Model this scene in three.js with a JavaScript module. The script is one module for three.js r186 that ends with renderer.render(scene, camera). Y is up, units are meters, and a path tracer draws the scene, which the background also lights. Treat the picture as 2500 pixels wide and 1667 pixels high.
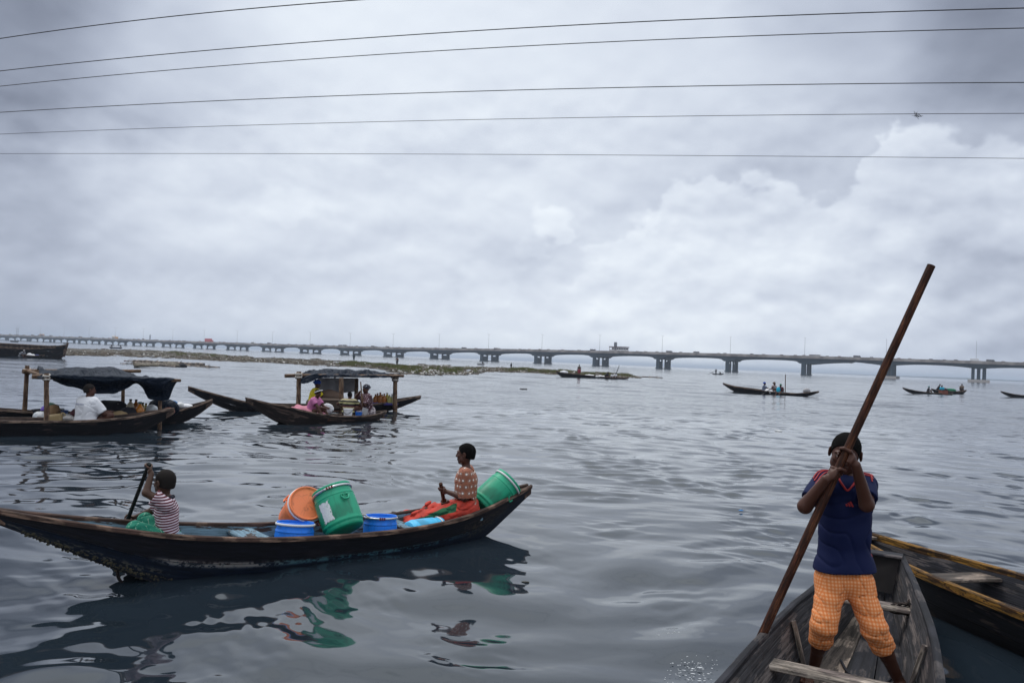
import * as THREE from 'three';
import { mergeGeometries } from 'three/addons/utils/BufferGeometryUtils.js';
import { RoundedBoxGeometry } from 'three/addons/geometries/RoundedBoxGeometry.js';

// ---------------------------------------------------------------- camera, light, exposure
const FOCAL = 1944, EYE = 1.8;                       // in pixels of a 2500 wide frame; metres above the lagoon
const PITCH = Math.atan((879 - 833.5) / FOCAL), ROLL = Math.atan(0.0415);
const scene = new THREE.Scene();
const camera = new THREE.PerspectiveCamera(2 * Math.atan(833.5 / FOCAL) * 180 / Math.PI, 2500 / 1667, 0.1, 60000);
camera.position.set(0, EYE, 0);
camera.rotation.order = 'YXZ';
camera.rotation.set(PITCH, 0, ROLL);
const renderer = new THREE.WebGLRenderer({ antialias: true });
renderer.toneMapping = THREE.LinearToneMapping;
renderer.toneMappingExposure = 1.0;
renderer.shadowMap.enabled = true;
const sun = new THREE.DirectionalLight(new THREE.Color(1, 0.96, 0.91), 1.5);
sun.position.set(-30, 70, -25);
sun.shadow.radius = 40;
sun.castShadow = true;
Object.assign(sun.shadow.camera, { left: -40, right: 40, top: 40, bottom: -40, near: 1, far: 200 });
scene.add(sun, sun.target);
scene.fog = new THREE.FogExp2(new THREE.Color(0.60, 0.68, 0.80), 0.0003);

// ---------------------------------------------------------------- small maths
const { sin, cos, abs, min, max, sqrt, floor, PI, atan2, hypot, exp, pow } = Math;
const clamp = (x, a = 0, b = 1) => x < a ? a : x > b ? b : x;
const mix = (a, b, t) => a + (b - a) * t;
const smooth = (a, b, x) => { const t = clamp((x - a) / (b - a)); return t * t * (3 - 2 * t); };
const add = (a, b) => [a[0] + b[0], a[1] + b[1], a[2] + b[2]], sub = (a, b) => [a[0] - b[0], a[1] - b[1], a[2] - b[2]];
const mul = (a, k) => [a[0] * k, a[1] * k, a[2] * k], dot = (a, b) => a[0] * b[0] + a[1] * b[1] + a[2] * b[2];
const len = (a) => hypot(a[0], a[1], a[2]), norm = (a) => mul(a, 1 / (len(a) || 1));
const cross = (a, b) => [a[1] * b[2] - a[2] * b[1], a[2] * b[0] - a[0] * b[2], a[0] * b[1] - a[1] * b[0]];
const lerp3 = (a, b, t) => [mix(a[0], b[0], t), mix(a[1], b[1], t), mix(a[2], b[2], t)];
function rng(seed) { let a = seed | 0; return () => { a = a + 0x6D2B79F5 | 0; let t = Math.imul(a ^ a >>> 15, 1 | a); t = t + Math.imul(t ^ t >>> 7, 61 | t) ^ t; return ((t ^ t >>> 14) >>> 0) / 4294967296; }; }
function hash(i, j, k = 0) { let n = Math.imul(i, 374761393) + Math.imul(j, 668265263) + Math.imul(k, 1440662683) | 0; n = Math.imul(n ^ n >>> 13, 1274126177); return ((n ^ n >>> 16) >>> 0) / 4294967296; }
const RND = new Float32Array(65536), PERM = new Uint16Array(65536); for (let i = 0; i < 65536; i++) { RND[i] = hash(i, 17, 3); PERM[i] = hash(i, 5, 29) * 65536; }
function vnoise(x, y, s = 0, px = 0, py = 0) {        // value noise, tiling when periods are given
  const i = floor(x), j = floor(y); let u = x - i, v = y - j; u = u * u * u * (u * (u * 6 - 15) + 10); v = v * v * v * (v * (v * 6 - 15) + 10);
  let i0 = i, i1 = i + 1, j0 = j, j1 = j + 1; if (px) { i0 = ((i % px) + px) % px; i1 = i0 + 1 === px ? 0 : i0 + 1; } if (py) { j0 = ((j % py) + py) % py; j1 = j0 + 1 === py ? 0 : j0 + 1; }
  const a = PERM[j0 + s * 977 & 65535], b = PERM[j1 + s * 977 & 65535], p = RND[i0 + a & 65535], q = RND[i1 + a & 65535], t = RND[i0 + b & 65535], w = RND[i1 + b & 65535], e = p + (q - p) * u;
  return e + (t + (w - t) * u - e) * v;
}
function fbm(x, y, oct = 4, s = 0, px = 0, py = 0) { let a = 0.5, f = 0, n = 0; for (let o = 0; o < oct; o++) { f += a * vnoise(x, y, s + o, px, py); n += a; x *= 2; y *= 2; px *= 2; py *= 2; a *= 0.5; } return f / n; }
function curve(table, x, col = 1) {                   // monotone-ish cubic through a table of rows [x, y, ...]
  const n = table.length; if (x <= table[0][0]) return table[0][col]; if (x >= table[n - 1][0]) return table[n - 1][col];
  let i = 0; while (x > table[i + 1][0]) i++;
  const p = (k) => table[clamp(k, 0, n - 1)], h = p(i + 1)[0] - p(i)[0], t = (x - p(i)[0]) / h;
  const sl = (k) => k <= 0 ? (p(1)[col] - p(0)[col]) / (p(1)[0] - p(0)[0]) : k >= n - 1 ? (p(n - 1)[col] - p(n - 2)[col]) / (p(n - 1)[0] - p(n - 2)[0]) : (p(k + 1)[col] - p(k - 1)[col]) / (p(k + 1)[0] - p(k - 1)[0]);
  const t2 = t * t, t3 = t2 * t;
  return (2 * t3 - 3 * t2 + 1) * p(i)[col] + (t3 - 2 * t2 + t) * h * sl(i) + (-2 * t3 + 3 * t2) * p(i + 1)[col] + (t3 - t2) * h * sl(i + 1);
}
// a direction seen in the photograph, a point along it at a depth, and a point where it meets a level
const CP = cos(PITCH), SP = sin(PITCH), CR = cos(ROLL), SR = sin(ROLL);
function dirOf(px, py) { const a = (px - 1250) / FOCAL, b = -(py - 833.5) / FOCAL, x = a * CR - b * SR, y = a * SR + b * CR; return [x, y * CP + SP, y * SP - CP]; }
function at(px, py, depth) { const v = dirOf(px, py), k = depth / -v[2]; return [v[0] * k, EYE + v[1] * k, -depth]; }
function onY(px, py, y = 0) { const v = dirOf(px, py), k = (y - EYE) / v[1]; return [v[0] * k, y, v[2] * k]; }
function pixelOf(d) { const y = d[1] * CP + d[2] * SP, z = -d[1] * SP + d[2] * CP, a = d[0] * CR + y * SR, b = -d[0] * SR + y * CR; return [1250 + FOCAL * a / -z, 833.5 - FOCAL * b / -z, -z]; }

// ---------------------------------------------------------------- sky: overcast with heaped cumulus, darker cloud plus lens vignette painted in at left and right
{
  const W = 4096, Hh = 2048, data = new Float32Array(W * Hh * 4);
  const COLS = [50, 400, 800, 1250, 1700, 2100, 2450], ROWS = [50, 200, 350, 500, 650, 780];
  const TONE = [[140, 206, 240, 235, 224, 192, 140], [158, 208, 236, 233, 227, 206, 158], [168, 212, 226, 228, 220, 212, 202], [190, 228, 230, 230, 218, 220, 212], [180, 214, 225, 224, 230, 222, 190], [182, 216, 229, 234, 236, 224, 194]].map(r => r.map(v => pow((v / 255 + .055) / 1.055, 2.4)));  // corner and edge tones carry painted lens vignette as well as cloud
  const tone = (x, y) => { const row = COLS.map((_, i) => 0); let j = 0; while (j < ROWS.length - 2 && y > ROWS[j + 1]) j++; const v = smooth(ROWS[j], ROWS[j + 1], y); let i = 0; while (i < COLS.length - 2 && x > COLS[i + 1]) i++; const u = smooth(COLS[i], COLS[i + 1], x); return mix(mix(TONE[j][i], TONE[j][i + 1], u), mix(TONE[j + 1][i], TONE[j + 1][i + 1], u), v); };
  const EDGE = [[1330, 760], [1375, 672], [1433, 604], [1588, 536], [1685, 474], [1880, 446], [2000, 470], [2085, 418], [2140, 330], [2200, 272], [2258, 258], [2310, 300], [2355, 322], [2413, 318], [2480, 335], [2700, 380]];
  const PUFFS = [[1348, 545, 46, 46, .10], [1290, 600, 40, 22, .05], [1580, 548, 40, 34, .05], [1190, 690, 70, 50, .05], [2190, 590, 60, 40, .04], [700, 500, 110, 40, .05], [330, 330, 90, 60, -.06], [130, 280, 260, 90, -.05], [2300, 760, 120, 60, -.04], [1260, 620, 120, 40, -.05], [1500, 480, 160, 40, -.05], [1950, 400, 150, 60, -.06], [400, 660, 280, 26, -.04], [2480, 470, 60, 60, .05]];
  for (let r = 0; r < Hh; r++) {
    const el = ((r + 0.5) / Hh - 0.5) * PI, ce = cos(el), se = sin(el);
    for (let c = 0; c < W; c++) {
      const az = ((c + 0.5) / W - 0.5) * 2 * PI, d = [ce * cos(az), se, ce * sin(az)], o = (r * W + c) * 4;
      if (el < -0.03) { data[o] = .2; data[o + 1] = .21; data[o + 2] = .23; data[o + 3] = 1; continue; }
      const th = atan2(d[0], -d[2]), near = d[2] < -0.2 && abs(th) < 0.9 && el < 0.6;
      if (!near && ((r & 3) || (c & 3)) && r > 1003) { const b = ((r & ~3) * W + (c & ~3)) * 4; for (let k = 0; k < 4; k++) data[o + k] = data[b + k]; continue; }
      const q = 3.2 / (0.35 + max(0, se)), lx = d[0] * q, lz = d[2] * q;      // the layer flattens towards the horizon
      let L = 0.62 + 0.26 * (fbm(lx * 0.55 + 7, lz * 0.9 + 3, 3, 11) - 0.5); L *= 1 + 0.95 * smooth(0.1, 1.0, se);
      if (near) {
        const p = pixelOf(d), m = max(smooth(1250, 1700, abs(p[0] - 1250)), smooth(60, -500, p[1]));
        const wx = p[0] + 200 * (fbm(th * 10, el * 13, 3, 41) - 0.5), wy = p[1] + 120 * (fbm(th * 10 + 9, el * 13 + 5, 3, 57) - 0.5);
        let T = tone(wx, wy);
        const f = (t, e) => fbm(t * 9 + 3, e * 17 + 1, 6, 23), e2 = 0.012, n0 = f(th, el), n1 = f(th - .006, el + e2), n2 = fbm(th * 46, el * 70, 4, 71), relief = n0 - n1, calmTop = mix(1, .35, smooth(330, 120, p[1]));
        T += calmTop * (0.34 * relief + 0.06 * (n0 - .5) + 0.05 * (n2 - .5));
        const body = wy - curve(EDGE, p[0] + 50 * (n2 - .5)) + 90 * (n2 - .5) + 46 * (n0 - .5), heap = smooth(-6, 26, body) * smooth(1325, 1420, wx);     // the bank of cumulus on the right
        T += heap * .075 * exp(-max(0, body) / 240) - .07 * (1 - heap) * exp(-abs(body) / 120) * smooth(1400, 1800, p[0]) + heap * .22 * relief;
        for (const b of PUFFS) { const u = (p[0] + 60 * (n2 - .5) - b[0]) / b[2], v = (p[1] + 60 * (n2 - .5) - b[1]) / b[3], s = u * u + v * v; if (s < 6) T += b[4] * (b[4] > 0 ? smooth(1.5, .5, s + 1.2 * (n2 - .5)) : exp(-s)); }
        L = mix(T, L, m);
      }
      L = clamp(L, 0.2, 1.3);
      const blue = max(0, .95 - L); data[o] = L * (.935 - .08 * blue); data[o + 1] = L; data[o + 2] = L * (1.07 + .33 * blue); data[o + 3] = 1;
    }
  }
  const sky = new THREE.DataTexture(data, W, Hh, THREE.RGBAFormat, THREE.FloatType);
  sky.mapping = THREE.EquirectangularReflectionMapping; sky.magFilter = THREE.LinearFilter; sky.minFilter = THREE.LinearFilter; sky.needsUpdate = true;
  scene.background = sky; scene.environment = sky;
}

// ---------------------------------------------------------------- naming
const taken = {};
function numbered(n) { const k = taken[n] = (taken[n] ?? -1) + 1; return k ? n + '_' + String(k).padStart(3, '0') : n; }
function tag(o, label, category, group) { o.userData = { ...o.userData, label, category }; if (group) o.userData.group = group; return o; }
function shade(o) { o.castShadow = o.receiveShadow = true; return o; }
function thing(name, label, category, pos = [0, 0, 0], yaw = 0, group) {
  const g = new THREE.Group(); g.name = numbered(name); g.position.set(...pos); g.rotation.y = yaw; scene.add(g); return tag(g, label, category, group);
}
function part(name, geo, mat, parent, label) {
  const m = shade(new THREE.Mesh(geo, mat)); m.name = name; parent.add(m); if (label) m.userData.label = label; return m;
}
function struct(name, geo, mat) { const m = shade(new THREE.Mesh(geo, mat)); m.name = numbered(name); m.userData.kind = 'structure'; scene.add(m); return m; }
function soft(m, label) { m.userData.kind = 'stuff'; if (label) m.userData.label = label; return m; }
function copyOf(o, label, group) { const c = o.clone(); c.name = numbered(o.name.replace(/_\d{3}$/, '')); c.userData = { ...o.userData, label }; if (group) c.userData.group = group; scene.add(c); return c; }

// ---------------------------------------------------------------- materials and textures
const lin = (c) => new THREE.Color().setRGB(c[0], c[1], c[2]);
function std(c, rough = 0.7, o = {}) { return new THREE.MeshPhysicalMaterial({ color: lin(c), roughness: rough, specularIntensity: rough > .6 ? .4 : 1, side: THREE.DoubleSide, ...o }); }
function tex(w, h, fn, { srgb = true, rx = 1, ry = 1 } = {}) {       // fn(u, v) returns 0..1 values
  const d = new Uint8Array(w * h * 4);
  for (let j = 0; j < h; j++) for (let i = 0; i < w; i++) { const c = fn((i + .5) / w, (j + .5) / h), o = (j * w + i) * 4; for (let k = 0; k < 3; k++) d[o + k] = clamp(typeof c === 'number' ? c : c[k]) * 255; d[o + 3] = 255; }
  const t = new THREE.DataTexture(d, w, h, THREE.RGBAFormat); t.wrapS = t.wrapT = THREE.RepeatWrapping; t.magFilter = THREE.LinearFilter; t.minFilter = THREE.LinearMipmapLinearFilter; t.generateMipmaps = true;
  if (srgb) t.colorSpace = THREE.SRGBColorSpace; t.repeat.set(rx, ry); t.needsUpdate = true; return t;
}
// weathered boards: grain along u, worn patches where the top colour has gone. colours are sRGB 0..1, the tile is size metres
function boards(seed, top, worn, amount, size = 1, grain = 0.35) {
  const hs = new Float32Array(512 * 384); let n = 0;
  const map = tex(512, 384, (u, v) => {
    const g = fbm(u * 6, v * 70, 3, seed, 6, 70), p = fbm(u * 5, v * 9, 4, seed + 9, 5, 9), q = fbm(u * 30, v * 110, 2, seed + 17, 30, 110); hs[n++] = .5 * g + .5 * p; const w = smooth(amount - .06, amount + .05, 1 - p + 0.25 * (q - 0.5));
    const k = 1 + grain * 2 * (g - 0.5) - 0.35 * smooth(.66, .74, q) * grain; return [0, 1, 2].map(i => mix(top[i], worn[i], w) * k);
  }, { rx: 1 / size, ry: 1 / size });
  n = 0; const bump = tex(512, 384, () => hs[n++], { srgb: false, rx: 1 / size, ry: 1 / size });
  return new THREE.MeshPhysicalMaterial({ map, bumpMap: bump, bumpScale: 0.004, roughness: 0.72, specularIntensity: .4, side: THREE.DoubleSide });
}
// ---------------------------------------------------------------- where the boats float: start point, heading, and rows of [along, half width, rim height, keel height]
const n2 = (x, z) => { const l = hypot(x, z); return [x / l, z / l]; };
const HULLS = {
  drums: { p0: [-2.72, -6.23], d: n2(.774, -.634), st: [[-1.10, .02, .61, .55], [-.8, .08, .535, .40], [-.4, .175, .445, .19], [0, .26, .365, .0], [.4, .305, .305, -.09], [.9, .325, .25, -.12], [1.6, .33, .21, -.12], [2.2, .325, .205, -.11], [2.7, .29, .235, -.08], [3.1, .225, .29, -.01], [3.5, .13, .37, .19], [3.84, .035, .44, .37]] },
  poler: { p0: [1.53, -3.65], d: n2(.487, -.875), st: [[-2.6, .03, .55, .35], [-1.8, .25, .47, .02], [-.9, .42, .41, -.06], [0, .43, .39, -.07], [.6, .405, .39, -.07], [1.1, .37, .395, -.06], [1.7, .295, .41, -.04], [2.2, .22, .43, .0], [2.68, .135, .455, .1]] },
  yellow: { p0: [3.2, -7.7], d: n2(.217, .976), st: [[0, .035, .33, .2], [.37, .115, .315, .08], [.95, .245, .30, -.03], [1.5, .365, .30, -.07], [2, .41, .30, -.08], [3, .43, .30, -.08], [4, .38, .31, -.06], [5, .2, .36, .03], [5.6, .04, .42, .25]] },
  shop_near: { p0: [-9.64, -15.0], d: n2(.816, -.578), st: [[-3, .05, .55, .4], [-2.2, .2, .38, .0], [-1, .33, .29, -.1], [0, .36, .265, -.12], [1.45, .35, .26, -.12], [2.1, .3, .3, -.09], [2.5, .24, .355, .0], [2.8, .15, .41, .17], [3.15, .03, .47, .38]] },
  shop_far: { p0: [-10.4, -16.7], d: n2(.778, -.628), st: [[-1.6, .04, .5, .38], [-1, .14, .42, .2], [-.3, .25, .34, .02], [.4, .33, .27, -.1], [1.6, .38, .22, -.12], [2.6, .36, .22, -.1], [3.2, .28, .28, -.04], [3.7, .16, .40, .15], [4.12, .03, .53, .44]] },
  child_near: { p0: [-5.56, -19.84], d: n2(.678, -.735), st: [[-1.08, .03, .62, .53], [-.6, .14, .51, .26], [0, .27, .385, -.02], [.63, .33, .25, -.09], [1.3, .35, .165, -.11], [1.8, .34, .14, -.11], [2.4, .28, .15, -.08], [2.8, .19, .185, .02], [3.15, .03, .235, .17]] },
  child_far: { p0: [-8.02, -23.22], d: n2(.836, -.548), st: [[-1.28, .03, .66, .56], [-.7, .15, .5, .26], [0, .28, .32, -.02], [.6, .36, .2, -.1], [2.3, .42, .15, -.12], [4, .38, .2, -.1], [4.9, .27, .29, .02], [5.5, .15, .38, .2], [6.04, .03, .47, .4]] },
  fishers: { p0: [6.41, -97.88], d: n2(.942, .337), st: [[-.85, .04, .68, .5], [-.3, .25, .56, .1], [.3, .4, .48, -.1], [1.4, .5, .42, -.12], [4, .52, .3, -.12], [5.5, .48, .22, -.1], [7.2, .3, .22, 0], [8.15, .04, .25, .15]] },
  three: { p0: [18.22, -63.69], d: n2(.652, .759), st: [[-1.4, .03, .64, .55], [-.7, .16, .48, .22], [0, .3, .4, -.02], [1.5, .4, .31, -.1], [3.2, .42, .2, -.1], [5, .36, .17, -.08], [5.9, .26, .27, .03], [6.85, .03, .44, .36]] },
  right_pair: { p0: [43.4, -85.34], d: n2(.969, -.247), st: [[-1.55, .03, .59, .48], [-.8, .2, .42, .16], [0, .34, .3, -.03], [1.2, .42, .2, -.1], [3.4, .4, .13, -.1], [4.4, .24, .13, -.02], [4.85, .04, .16, .08]] },
  loaded: { p0: [50.2, -92.5], d: n2(.95, -.3), st: [[-1.6, .03, .5, .4], [-.6, .35, .34, -.05], [1, .42, .28, -.1], [2.6, .38, .3, -.08], [3.6, .03, .5, .4]] },
  edge: { p0: [56, -88.5], d: n2(.97, -.2), st: [[-1.7, .03, .6, .5], [-.8, .2, .42, .14], [0, .34, .3, -.03], [2, .42, .2, -.1], [4, .3, .22, -.05], [5, .04, .4, .3]] },
  tiny_poler: { p0: [61.3, -241], d: n2(.75, .66), st: [[-.4, .05, .35, .2], [.5, .3, .25, -.1], [2.4, .3, .25, -.1], [3.4, .05, .4, .25]] },
  tiny_white: { p0: [-9.6, -226], d: n2(.9, .43), st: [[0, .1, .55, .2], [.5, .4, .5, -.1], [1.8, .4, .45, -.1], [2.3, .1, .5, .2]] },
  tiny_left: { p0: [-151.5, -300], d: n2(.97, .2), st: [[0, .1, .6, .2], [.8, .45, .4, -.1], [4.2, .45, .4, -.1], [5.3, .1, .5, .2]] },
  barge: { p0: [-58, -82.5], d: n2(.995, -.1), st: [[0, 1.6, 1.35, -.3], [4, 1.7, 1.3, -.3], [8, 1.6, 1.24, -.3], [9.6, 1.2, 1.22, -.3], [10.6, .55, 1.26, .0], [11.25, .09, 1.42, .55]] },
  skiff: { p0: [-49.3, -80.2], d: n2(.99, -.12), st: [[0, .1, .25, .0], [.4, .3, .24, -.05], [1.5, .3, .24, -.05], [2.15, .03, .38, .28]] },
  anchored_sail: { p0: [-334, -530], d: n2(.97, .25), st: [[0, .2, 1.0, .5], [1.5, .8, .7, -.2], [5.4, .8, .7, -.2], [7, .2, 1.2, .7]] },
  anchored_small: { p0: [-338, -600], d: n2(.97, .2), st: [[0, .2, .9, .4], [.8, .7, .8, -.2], [2.8, .7, .8, -.2], [3.6, .2, .9, .4]] },
};
for (const h of Object.values(HULLS)) {
  h.s0 = h.st[0][0]; h.s1 = h.st[h.st.length - 1][0]; h.z = [-h.d[1], h.d[0]];
  h.pos = (s, off, y) => [h.p0[0] + h.d[0] * s + h.z[0] * off, y, h.p0[1] + h.d[1] * s + h.z[1] * off];
  h.yaw = atan2(-h.d[1], h.d[0]);
  h.w = (s) => curve(h.st, s, 1); h.g = (s) => curve(h.st, s, 2); h.b = (s) => curve(h.st, s, 3);
  const m = (h.s0 + h.s1) / 2; h.mid = [h.p0[0] + h.d[0] * m, h.p0[1] + h.d[1] * m]; h.rad = (h.s1 - h.s0) / 2;
}

// ---------------------------------------------------------------- the lagoon: one sheet of waves from the shore to the horizon
const WAVES = [];
{
  const R = rng(5);
  for (let i = 0; i < 84; i++) {
    const lam = 0.13 * pow(2.3 / 0.13, pow(R(), 0.95)), dirn = -PI / 2 + 0.3 + (R() + R() - 1) * 1.75, k = 2 * PI / lam;
    const slope = 0.0092 * (lam < .3 ? 0.7 : lam > 1.2 ? .62 : 1);
    WAVES.push({ lam, kx: k * cos(dirn), kz: k * sin(dirn), a: slope / k * 1.42, ph: R() * 6.283 });
  }
  for (let i = 0; i < 22; i++) { const lam = 2.4 * pow(9 / 2.4, R()), dirn = -PI / 2 + 0.2 + (R() + R() - 1) * 1.3, k = 2 * PI / lam; WAVES.push({ lam, kx: k * cos(dirn), kz: k * sin(dirn), a: .0125 / k * 1.42, ph: R() * 6.283, far: 1 }); }
}
function inHull(x, z) {
  for (const h of Object.values(HULLS)) {
    const dx = x - h.mid[0], dz = z - h.mid[1]; if (dx * dx + dz * dz > h.rad * h.rad) continue;
    const rx = x - h.p0[0], rz = z - h.p0[1], s = rx * h.d[0] + rz * h.d[1], o = abs(rx * h.z[0] + rz * h.z[1]);
    if (s < h.s0 || s > h.s1 || h.b(s) > -.005) continue;
    if (o < h.w(s) * 0.8 - 0.01) return true;
  }
  return false;
}
{
  const AK = new Float64Array(110), AZ = new Float64Array(110), AP = new Float64Array(110), AF = new Float64Array(110), AS = new Uint8Array(110), SIN = new Float32Array(4096); for (let i = 0; i < 4096; i++) SIN[i] = sin(i / 4096 * 2 * PI);
  const ang = [], rad = [];
  const HALF = 50 * PI / 180;
  for (let a = -PI; a < -HALF; a += 0.12) ang.push(a);
  for (let a = -HALF; a < HALF; a += 0.0027) ang.push(a);
  for (let a = HALF; a < PI - 0.01; a += 0.12) ang.push(a);
  const NA = ang.length;
  for (let r = 0.6; r < 42000;) { rad.push(r); r += r < 2.6 ? 0.2 : r < 40 ? max(0.018, 0.0042 * r) : r < 400 ? 0.0085 * r : 0.035 * r; }
  const NR = rad.length, P = new Float32Array(NA * NR * 3), N = new Float32Array(NA * NR * 3), U = new Float32Array(NA * NR * 2);
  for (let j = 0; j < NR; j++) {
    const r = rad[j], dr = (rad[min(j + 1, NR - 1)] - rad[max(j - 1, 0)]) / 2, cell = max(dr, r * 0.0027);
    let nAct = 0; for (const w of WAVES) { const f = smooth(2.2, 4.5, w.lam / cell) * (w.far ? smooth(18, 60, r) : 1); if (f > .01) { AK[nAct] = w.kx; AZ[nAct] = w.kz; AP[nAct] = w.ph; AF[nAct] = f * w.a; AS[nAct++] = w.lam < .62 ? 1 : 0; } }
    for (let i = 0; i < NA; i++) {
      const a = ang[i], x = r * sin(a), z = -r * cos(a), o = j * NA + i;
      let y = 0, sx = 0, sz = 0;
      if (r < 600 && abs(a) < HALF) {
        const wx = x + 1.1 * (vnoise(x * .35, z * .35, 3) - .5), wz = z + 1.1 * (vnoise(x * .35 + 40, z * .35, 4) - .5);
        const gust = 0.35 + 1.3 * fbm(x * .05 + 3, z * .025, 4, 77), rough = mix(1.0, .72, smooth(6, 16, r)) * gust;
        const near = mix(.68, 1.15, smooth(6, 15, r)) * (.3 + 1.9 * smooth(.48, .85, vnoise(wx * 1.3 + 9, wz * .8 + 5, 21)) * mix(.6, 1, smooth(6, 12, r)));
        for (let k = 0; k < nAct; k++) {
          const kx = AK[k], kz = AZ[k], p = ((kx * wx + kz * wz + AP[k]) * 651.8986469044033) & 4095, g = AF[k] * rough * (AS[k] ? near : 1), c = g * SIN[(p + 1024) & 4095];
          y += g * SIN[p]; sx += c * kx; sz += c * kz;
        }
        if (r < 60 && inHull(x, z)) y = -0.45;
      }
      P[o * 3] = x; P[o * 3 + 1] = y; P[o * 3 + 2] = z; const l = hypot(sx, 1, sz);
      N[o * 3] = -sx / l; N[o * 3 + 1] = 1 / l; N[o * 3 + 2] = -sz / l; U[o * 2] = x; U[o * 2 + 1] = z;
    }
  }
  const split = rad.findIndex(r => r > 30), idx = new Uint32Array((NR - 1) * NA * 6); let q = 0, cut = 0;
  for (let j = 0; j < NR - 1; j++) { if (j === split) cut = q; for (let i = 0; i < NA; i++) { const i2 = (i + 1) % NA, a = j * NA + i, b = j * NA + i2, c = a + NA, d = b + NA; idx[q++] = a; idx[q++] = b; idx[q++] = c; idx[q++] = b; idx[q++] = d; idx[q++] = c; } }
  const g = new THREE.BufferGeometry();
  g.setAttribute('position', new THREE.BufferAttribute(P, 3)); g.setAttribute('normal', new THREE.BufferAttribute(N, 3)); g.setAttribute('uv', new THREE.BufferAttribute(U, 2)); g.setIndex(new THREE.BufferAttribute(idx, 1));
  g.addGroup(0, cut, 0); g.addGroup(cut, q - cut, 1);
  // small ripples of the open water, as relief
  const S = 512, hgt = new Float32Array(S * S), R = rng(9), TILE = 9;
  const rip = []; for (let i = 0; i < 70; i++) { const kx = Math.round((R() - .5) * 34), ky = Math.round((6 + R() * 40) * (R() < .5 ? -1 : 1)); rip.push([kx, ky, R(), 1 / hypot(kx, ky)]); }
  for (let j = 0; j < S; j++) for (let i = 0; i < S; i++) { let s = 0; for (const w of rip) s += w[3] * SIN[(((w[0] * i + w[1] * j) / S + w[2]) * 4096) & 4095]; hgt[j * S + i] = s; }
  const amp = 0.030 * TILE / (2 * PI) / sqrt(rip.length / 2) * 1.6, normals = tex(S, S, (u, v) => {
    const i = floor(u * S), j = floor(v * S), h = (a, b) => hgt[((b + S) % S) * S + (a + S) % S], k = amp * S / TILE / 2;
    const nx = -(h(i + 1, j) - h(i - 1, j)) * k, ny = -(h(i, j + 1) - h(i, j - 1)) * k, l = hypot(nx, ny, 1); return [nx / l * .5 + .5, ny / l * .5 + .5, .5 / l + .5];
  }, { srgb: false, rx: 1 / TILE, ry: 1 / TILE });
  const calm = new THREE.MeshPhysicalMaterial({ color: lin([.013, .020, .028]), roughness: 0.05, ior: 1.6 });
  const open = new THREE.MeshPhysicalMaterial({ color: lin([.013, .020, .028]), roughness: 0.1, ior: 1.6, normalMap: normals, normalScale: new THREE.Vector2(1, 1) });
  const m = new THREE.Mesh(g, [calm, open]); m.name = 'water'; m.receiveShadow = true; m.userData.kind = 'structure'; scene.add(m);
}

// ---------------------------------------------------------------- far shore, low and hazy, and the bank of weed and drift
const M = {};
{
  const pos = [], idx = [], n = 150; M.shore = std([.05, .07, .06], .95);
  for (let i = 0; i <= n; i++) {
    const px = 1900 + i * 7, b = onY(px, 934 + (px - 1900) * .0415, 0), D = 3800, v = dirOf(px, 920), k = D / hypot(v[0], v[2]), x = v[0] * k, z = v[2] * k;
    const hgt = (1 + 6 * smooth(0, 70, i)) * (0.45 + 0.8 * fbm(i * .35, 2, 4, 8)); const dx = v[0] / hypot(v[0], v[2]) * 60, dz = v[2] / hypot(v[0], v[2]) * 60;
    pos.push(x, -1, z, x, hgt, z, x + dx, -1, z + dz); if (i) { const a = (i - 1) * 3, c = i * 3; for (const [p, q] of [[0, 1], [1, 2]]) idx.push(a + p, c + p, a + q, c + p, c + q, a + q); }
  }
  const g = new THREE.BufferGeometry(); g.setAttribute('position', new THREE.Float32BufferAttribute(pos, 3)); g.setIndex(idx); g.computeVertexNormals(); struct('far_shore', g, M.shore);
}
const BANK = [[140, 853, 868], [272, 853, 871], [408, 858, 876], [544, 867, 883], [640, 876, 886], [803, 880, 895], [912, 886, 900], [994, 891.5, 916], [1080, 894, 917.5], [1150, 896, 916], [1176, 897, 912], [1184, 897, 908.5], [1279, 900, 911], [1357, 906.5, 915], [1430, 910, 920], [1520, 915, 923], [1566, 919.5, 923.5]];
const bankAt = (px, t) => { const f = curve(BANK, px, 1), n = curve(BANK, px, 2), a = onY(px, f, 0), b = onY(px, n, 0), k = t; return [mix(a[0], b[0], k), 0, mix(a[2], b[2], k)]; };
function bankHeight(px, t) { const n = fbm(px * .035, t * 7, 4, 31), e = min(smooth(0, .16, t), smooth(1, .84, t)) * min(smooth(140, 165, px), smooth(1566, 1530, px)); return -.12 + e * (.2 + .75 * (n - .34)); }
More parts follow.
